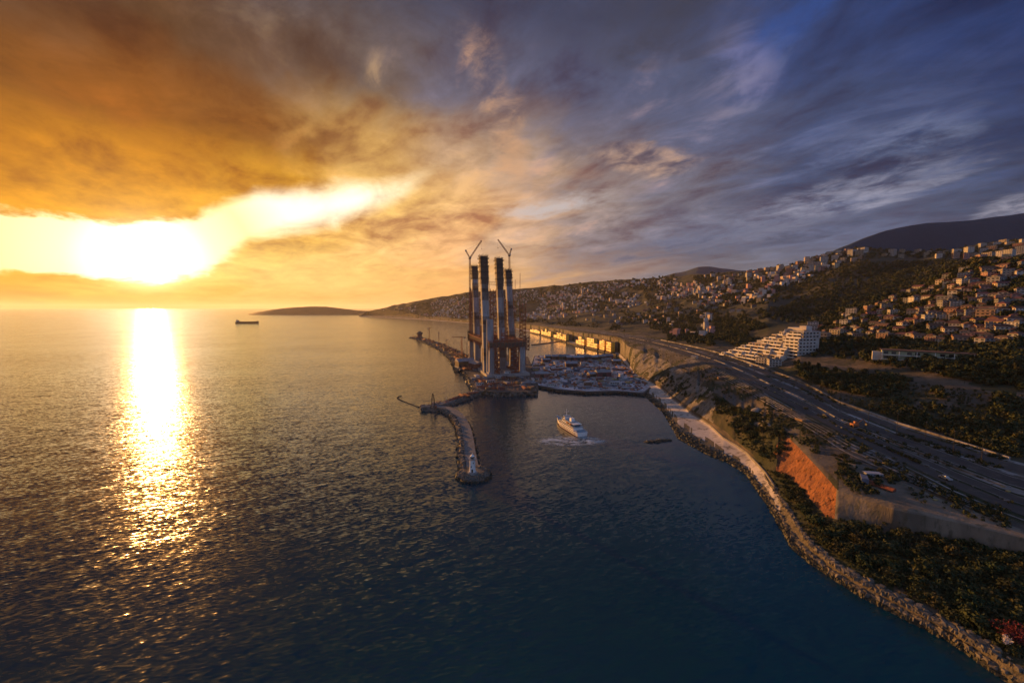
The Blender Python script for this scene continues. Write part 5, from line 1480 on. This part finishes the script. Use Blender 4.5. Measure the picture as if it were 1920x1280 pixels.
plant('verge_bush', BUSH, 34, [(1560, 850), (1640, 878), (1700, 900), (1640, 915), (1580, 880)], 'above the red cliff', 8, 56, .5, 1.0, 4.05, 4.95)


def woods():
    """trees past counting: the valley, the gardens of the town, the far slopes"""
    rnd = random.Random(60); V, F, M = [], [], []
    low = []
    for i in range(8):
        mb = leaf_cloud(rnd, 46, 3.2, 2.6, 3.0, 1.05, 5); low.append(np.array(mb.v))
    zones = [([(1440, 600), (1500, 560), (1620, 495), (1800, 490), (1920, 492), (1920, 500), (1740, 530), (1640, 565), (1520, 610)], 1500, 1.0, 1.6, None), ([(1520, 640), (1530, 605), (1640, 562), (1740, 528), (1830, 494), (1920, 486), (1920, 700), (1700, 665), (1600, 650)], 2100, .6, 1.15, None), ([(1488, 684), (1560, 700), (1690, 722), (1660, 748), (1560, 732), (1500, 708)], 420, .6, 1.1, None), ([(1520, 642), (1690, 655), (1800, 688), (1920, 702), (1920, 735), (1760, 706), (1600, 676), (1515, 668)], 420, .6, 1.1, None), ([(1000, 612), (1160, 596), (1340, 596), (1440, 606), (1400, 652), (1330, 646), (1240, 633), (1100, 613)], 1100, .6, 1.2, -.2),
             ([(1170, 640), (1230, 610), (1320, 590), (1480, 575), (1520, 606), (1400, 610), (1340, 650), (1270, 648)], 700, .8, 1.4, -.1), ([(1000, 605), (1160, 580), (1330, 545), (1450, 520), (1450, 560), (1320, 595), (1160, 620)], 900, 1.0, 2.0, -.05),
             ([(700, 589), (870, 552), (1000, 541), (1240, 521), (1340, 514), (1330, 540), (1100, 590), (1000, 606), (870, 602)], 1500, 1.6, 3.2, -.1), ([(1340, 514), (1440, 505), (1560, 475), (1612, 466), (1700, 471), (1786, 469), (1920, 450), (1920, 470), (1790, 485), (1620, 485), (1480, 520), (1340, 535)], 520, 1.0, 1.9, None), ([(1340, 540), (1560, 482), (1640, 482), (1600, 512), (1480, 562), (1400, 578)], 800, .9, 1.7, None),
             ([(1690, 745), (1920, 780), (1920, 862), (1800, 825), (1690, 788), (1560, 740)], 620, .25, .75, -.12), ([(1330, 640), (1440, 600), (1500, 590), (1510, 612), (1440, 640), (1400, 655)], 260, .3, .8, -.1), ([(1230, 690), (1340, 745), (1420, 790), (1380, 800), (1300, 760), (1230, 715)], 170, .3, .7, 0.0), ([(1640, 700), (1920, 755), (1920, 800), (1700, 745)], 160, .5, 1.0, .05), ([(1640, 985), (1920, 1045), (1920, 1230), (1760, 1140), (1540, 1000)], 420, .25, .55, None), ([(1230, 668), (1330, 725), (1440, 790), (1520, 850), (1600, 925), (1660, 940), (1560, 840), (1440, 755), (1340, 700), (1240, 660)], 520, .12, .42, -.1), ([(1400, 860), (1475, 890), (1545, 970), (1640, 985), (1920, 1045), (1920, 1250), (1760, 1160), (1620, 1085), (1500, 990), (1440, 900)], 1500, .1, .3, None), ([(1345, 745), (1475, 822), (1450, 870), (1390, 835)], 500, .12, .35, None), ([(1480, 690), (1920, 745), (1920, 865), (1690, 795), (1560, 745)], 1100, .12, .4, None)]
    for poly, n, s0, s1, mk in zones:
        xs, ys = [p[0] for p in poly], [p[1] for p in poly]; c = 0; tr = 0
        while c < n and tr < n * 12:
            tr += 1; px, py = rnd.uniform(min(xs), max(xs)), rnd.uniform(min(ys), max(ys))
            if not inside((px, py), poly): continue
            if mk is not None and float(fbm(np.array(px / 40.0 + 9), np.array(py / 18.0), 3)) < mk: continue
            q = hit(px, py)
            if q is None or q[3] < 2.05 or (4.97 < q[3] < 6.03) or q[3] > 12.4: continue
            if any((q[0] - a) ** 2 + (q[1] - b) ** 2 < r * r * .5 for a, b, r in H_OBJ): continue
            c += 1; b = rnd.choice(low); a = rnd.random() * 6.28; s_ = rnd.uniform(s0, s1); ca, sa = math.cos(a) * s_, math.sin(a) * s_
            P = np.stack([q[0] + b[:, 0] * ca - b[:, 1] * sa, q[1] + b[:, 0] * sa + b[:, 1] * ca, q[2] - .4 * s_ + b[:, 2] * s_ * rnd.uniform(.8, 1.2)], -1)
            o = sum(len(v) for v in V[-1:]) * 0 + woods.n; woods.n += len(P); V.append(P)
            F.append(np.arange(len(P)).reshape(-1, 4) + o); M += [1 if rnd.random() < .25 else 0] * (len(P) // 4)
    me = np_mesh('hillside_woods', np.concatenate(V), np.concatenate(F), ['leaf_dark', 'leaf_olive'], M, False)
    tag(link('hillside_woods', me), 'dark mass of trees and gardens over the hillside', kind='stuff')


woods.n = 0
woods()
rb_ = hit(1897, 1212); rnd = random.Random(4)
rt = thing('red_bush', 'large red leaved bush beside the seawall in the lower right corner', 'bush', (rb_[0], rb_[1], rb_[2] - .2))
leaf_cloud(rnd, 1500, 4.4, 3.6, 3.2, .22, 10).build('crown', 'leaf_red', rt); trunk(rnd, 5, .3, 6).build('trunk', 'bark', rt)
leaf_cloud(rnd, 420, 4.0, 2.6, 2.2, .22, 8).build('green_leaves', 'leaf_dark', rt)
bl = leaf_cloud(rnd, 200, 1.5, 1.9, 3.4, .16, 4, None, (-3.6, -1.5, 0)); bl.build('blossom', 'blossom', rt)


# ---------------------------------------------------------------- loose rock along the shore
def shore_rocks():
    rnd = random.Random(70); mb = MB()
    for k in range(7600):
        px = 1185 + (1935 - 1185) * rnd.random() ** .9; az = math.atan2((px - 960) / FPX, 1)
        if rnd.random() < .12: az += rnd.uniform(0, .12)
        rs, zs = SR(az)
        v = rnd.choice((rnd.uniform(.93, 1.2), rnd.uniform(.95, 1.3 if px < 1450 else 1.45), rnd.uniform(1.85, 2.06) if px > 1450 else rnd.uniform(1.0, 1.1)))
        i = int(v); f = v - i; r = rs[i] * (1 - f) + rs[i + 1] * f; z = zs[i] * (1 - f) + zs[i + 1] * f
        if i == 0: z = max(z, -.5)
        rock_mesh(rnd.randint(0, 1 << 30), mb, (r * math.sin(az), r * math.cos(az), z), rnd.choice((.35, .5, .6, .8, 1.0, 1.5)) * rnd.uniform(.7, 1.2) * (1.0 if px > 1400 else 1.2), 1 if z < .9 else 0)
    tag(mb.build('shore_rocks', ['rock', 'wet_rock']), 'loose rocks heaped along the waterline', kind='stuff')


_t = np.linspace(math.atan2((1180 - 960) / FPX, 1), R(62), 900); _rs, _zs = knots(_t)


def SR(az):
    i = int(np.clip(np.searchsorted(_t, az), 0, len(_t) - 1)); return _rs[:, i], _zs[:, i]


shore_rocks()


def road_spot(rnd):
    px = 1060 + (1930 - 1060) * rnd.random() ** .8; az = math.atan2((px - 960) / FPX, 1)
    i = int(np.clip(np.searchsorted(_t2, az), 0, len(_t2) - 1)); rs, zs = _rs2[:, i], _zs2[:, i]
    v = rnd.choice((rnd.uniform(4.3, 5.09), rnd.uniform(4.7, 5.09), rnd.uniform(5.37, 5.49), rnd.uniform(5.67, 5.78), rnd.uniform(5.91, 6.02), rnd.uniform(5.218, 5.242)))
    j = int(v); f = v - j; r = rs[j] * (1 - f) + rs[j + 1] * f; z = zs[j] * (1 - f) + zs[j + 1] * f
    return r * math.sin(az), r * math.cos(az), z + .1


_t2 = np.linspace(math.atan2((1040 - 960) / FPX, 1), R(56), 900); _rs2, _zs2 = knots(_t2)
tag(clutter('roadside_debris', None, road_spot, 520, 95, .3, 1.1, ['sheet_rust', 'timber', 'rock', 'rock', 'rock', 'scrub', 'kerb_concrete'], .03), 'scattered rubble and small stores along the coast road', kind='stuff')


def verge_scrub():
    rnd = random.Random(61); V, F, n = [], [], 0
    low = [np.array(leaf_cloud(rnd, 26, 1.3, .7, .6, .34, 4).v) for _ in range(5)]
    for k in range(1500):
        x, y, z = road_spot(rnd)
        if float(fbm(np.array(x / 30), np.array(y / 30), 3)) < -.05: continue
        b = rnd.choice(low); s_ = rnd.uniform(.5, 1.5); P = b * s_ + np.array([x, y, z - .1]); V.append(P); F.append(np.arange(len(P)).reshape(-1, 4) + n); n += len(P)
    tag(link('verge_scrub', np_mesh('verge_scrub', np.concatenate(V), np.concatenate(F), ['leaf_dark'], None, False)), 'low scrub growing on the road verges', kind='stuff')


verge_scrub()

# ---------------------------------------------------------------- traffic and plant along the road
for m, c in (('car_white', (.55, .55, .54)), ('car_dark', (.02, .022, .026)), ('car_red', (.30, .025, .02)), ('car_silver', (.28, .29, .30)), ('truck_yellow', (.50, .28, .03))): mat(m, c, None, 1, .35, metal=.1, spec=.5)
mat('tyre', (.012, .012, .012), None, 1, .9)


def car_parts(m, truck=False):
    if truck:
        b = MB().box((-.8, 0, .75), (6.2, 2.4, 2.4)); c = MB().box((3.2, 0, .6), (1.9, 2.3, 2.2), top=(.85, .95)); g = MB().box((4.0, 0, 1.7), (.25, 2.0, .8)); ax = (-3, -1.8, 3)
        base = [('cargo_body', b, 'hut_white'), ('cab', c, m), ('windscreen', g, 'glass')]
    else:
        b = MB().box((0, 0, .35), (4.4, 1.8, .62), top=(.97, .92)); c = MB().box((-.2, 0, .97), (2.4, 1.62, .55), top=(.68, .84)); g = MB().box((-.2, 0, 1.02), (2.2, 1.66, .36), top=(.76, .9)); ax = (-1.35, 1.35)
        base = [('body', b, m), ('roof', c, m), ('windows', g, 'glass')]
    wh = [('wheel', MB().tube((x, s_ * .75, .34), (x, s_ * .95, .34), .34, 8), 'tyre') for x in ax for s_ in (-1, 1)]
    return base + wh


for nm, m, tk in (('parked_car', 'car_white', 0), ('dark_car', 'car_dark', 0), ('red_car', 'car_red', 0), ('silver_car', 'car_silver', 0), ('truck', 'truck_yellow', 1)):
    KIND[nm] = ([(a, b.mesh(a, c)) for a, b, c in car_parts(m, tk)], 'truck' if tk else 'car')
CN = {'parked_car': ('white_car', 'small white car'), 'dark_car': ('dark_car', 'small dark car'), 'red_car': ('red_car', 'small red car'), 'silver_car': ('silver_car', 'small silver car'), 'truck': ('truck', 'yellow cabbed box truck')}
rnd = random.Random(12)
for i, px in enumerate((1290, 1412, 1560, 1800)):
    lane = rnd.choice(((5.16, 1), (5.30, 1), (5.55, -1), (5.62, -1), (5.81, 1), (5.87, -1))); v, dr = lane
    az = math.atan2((px - 960) / FPX, 1); rs, zs = knots([az, az + .004]); j = int(v); f = v - j
    r = rs[j] * (1 - f) + rs[j + 1] * f; z = zs[j] * (1 - f) + zs[j + 1] * f
    p = Vector((r[0] * math.sin(az), r[0] * math.cos(az), z[0] + .13)); q = Vector((r[1] * math.sin(az + .004), r[1] * math.cos(az + .004), z[1] + .13)); dd = (q - p) * dr
    k = rnd.choice(('parked_car', 'dark_car', 'silver_car', 'dark_car')); nm, lb = CN[k]
    o = drop(k, lb + ' on the coast road', p, math.atan2(dd.y, dd.x), 1.05, 'traffic on the coast road'); o.name = nm
# plant and stores in the yards beside the road
for i, (px, py, k, sc, lb) in enumerate(((1603, 801, 'excavator', 1.1, 'orange excavator working between the carriageways'), (1620, 905, 'steel_container', 1.0, 'slate blue container in the yard above the red cliff'), (1648, 914, 'rebar_stack', .9, 'rusty bar bundle in the yard above the red cliff'), (1636, 893, 'panel_stack', .8, 'grey panel stack in the yard above the red cliff'), (1596, 878, 'timber_stack', .8, 'plank stack in the yard above the red cliff'), 
                                          (1302, 672, 'site_hut', 1.0, 'pale hut at the roadside above the pale cliff'), (1352, 712, 'shipping_container', 1.0, 'rust brown container at the roadside above the pale cliff'), (1420, 772, 'gravel_heap', .9, 'pale gravel heap beside the road above the bushy cliff'), (1500, 790, 'timber_stack', .8, 'plank stack beside the road near the red cliff'))):
    q = hit(px, py)
    if q: drop(k, lb, (q[0], q[1], q[2] + .02), math.atan2(q[0], q[1]) * -1 + .7 + i, sc, 'plant along the coast road')
for i, px in enumerate(range(1250, 1920, 56)):
    az = math.atan2((px - 960) / FPX, 1); rs, zs = knots([az]); f = .71
    r = rs[5, 0] * (1 - f) + rs[6, 0] * f; z = zs[5, 0] * (1 - f) + zs[6, 0] * f
    drop('flood_mast', 'grey lighting column beside the coast road', (r * math.sin(az), r * math.cos(az), z), az, .8, 'lighting columns along the coast road').name = 'street_lamp'

# ---------------------------------------------------------------- labels: give look-alikes their place in line
ORD = ['first', 'second', 'third', 'fourth', 'fifth', 'sixth', 'seventh', 'eighth', 'ninth', 'tenth', 'eleventh', 'twelfth', 'thirteenth', 'fourteenth', 'fifteenth', 'sixteenth', 'seventeenth', 'eighteenth', 'nineteenth', 'twentieth'] + ['twenty ' + q for q in ('first', 'second', 'third', 'fourth', 'fifth', 'sixth', 'seventh', 'eighth', 'ninth')] + ['thirtieth'] + ['thirty ' + q for q in ('first', 'second', 'third', 'fourth', 'fifth', 'sixth', 'seventh', 'eighth', 'ninth')]
by = {}
bpy.context.view_layer.update()
for o in C.objects:
    if o.parent is None and o.get('category'): by.setdefault(o['label'], []).append(o)
for lb, os_ in by.items():
    if len(os_) < 2 or len(os_) > 38: continue
    os_.sort(key=lambda o: math.atan2(o.location.x, o.location.y))
    for i, o in enumerate(os_):
        o['label'] = '%s, %s' % (lb, 'leftmost' if i == 0 else ('rightmost' if i == len(os_) - 1 else ORD[i] + ' from left'))
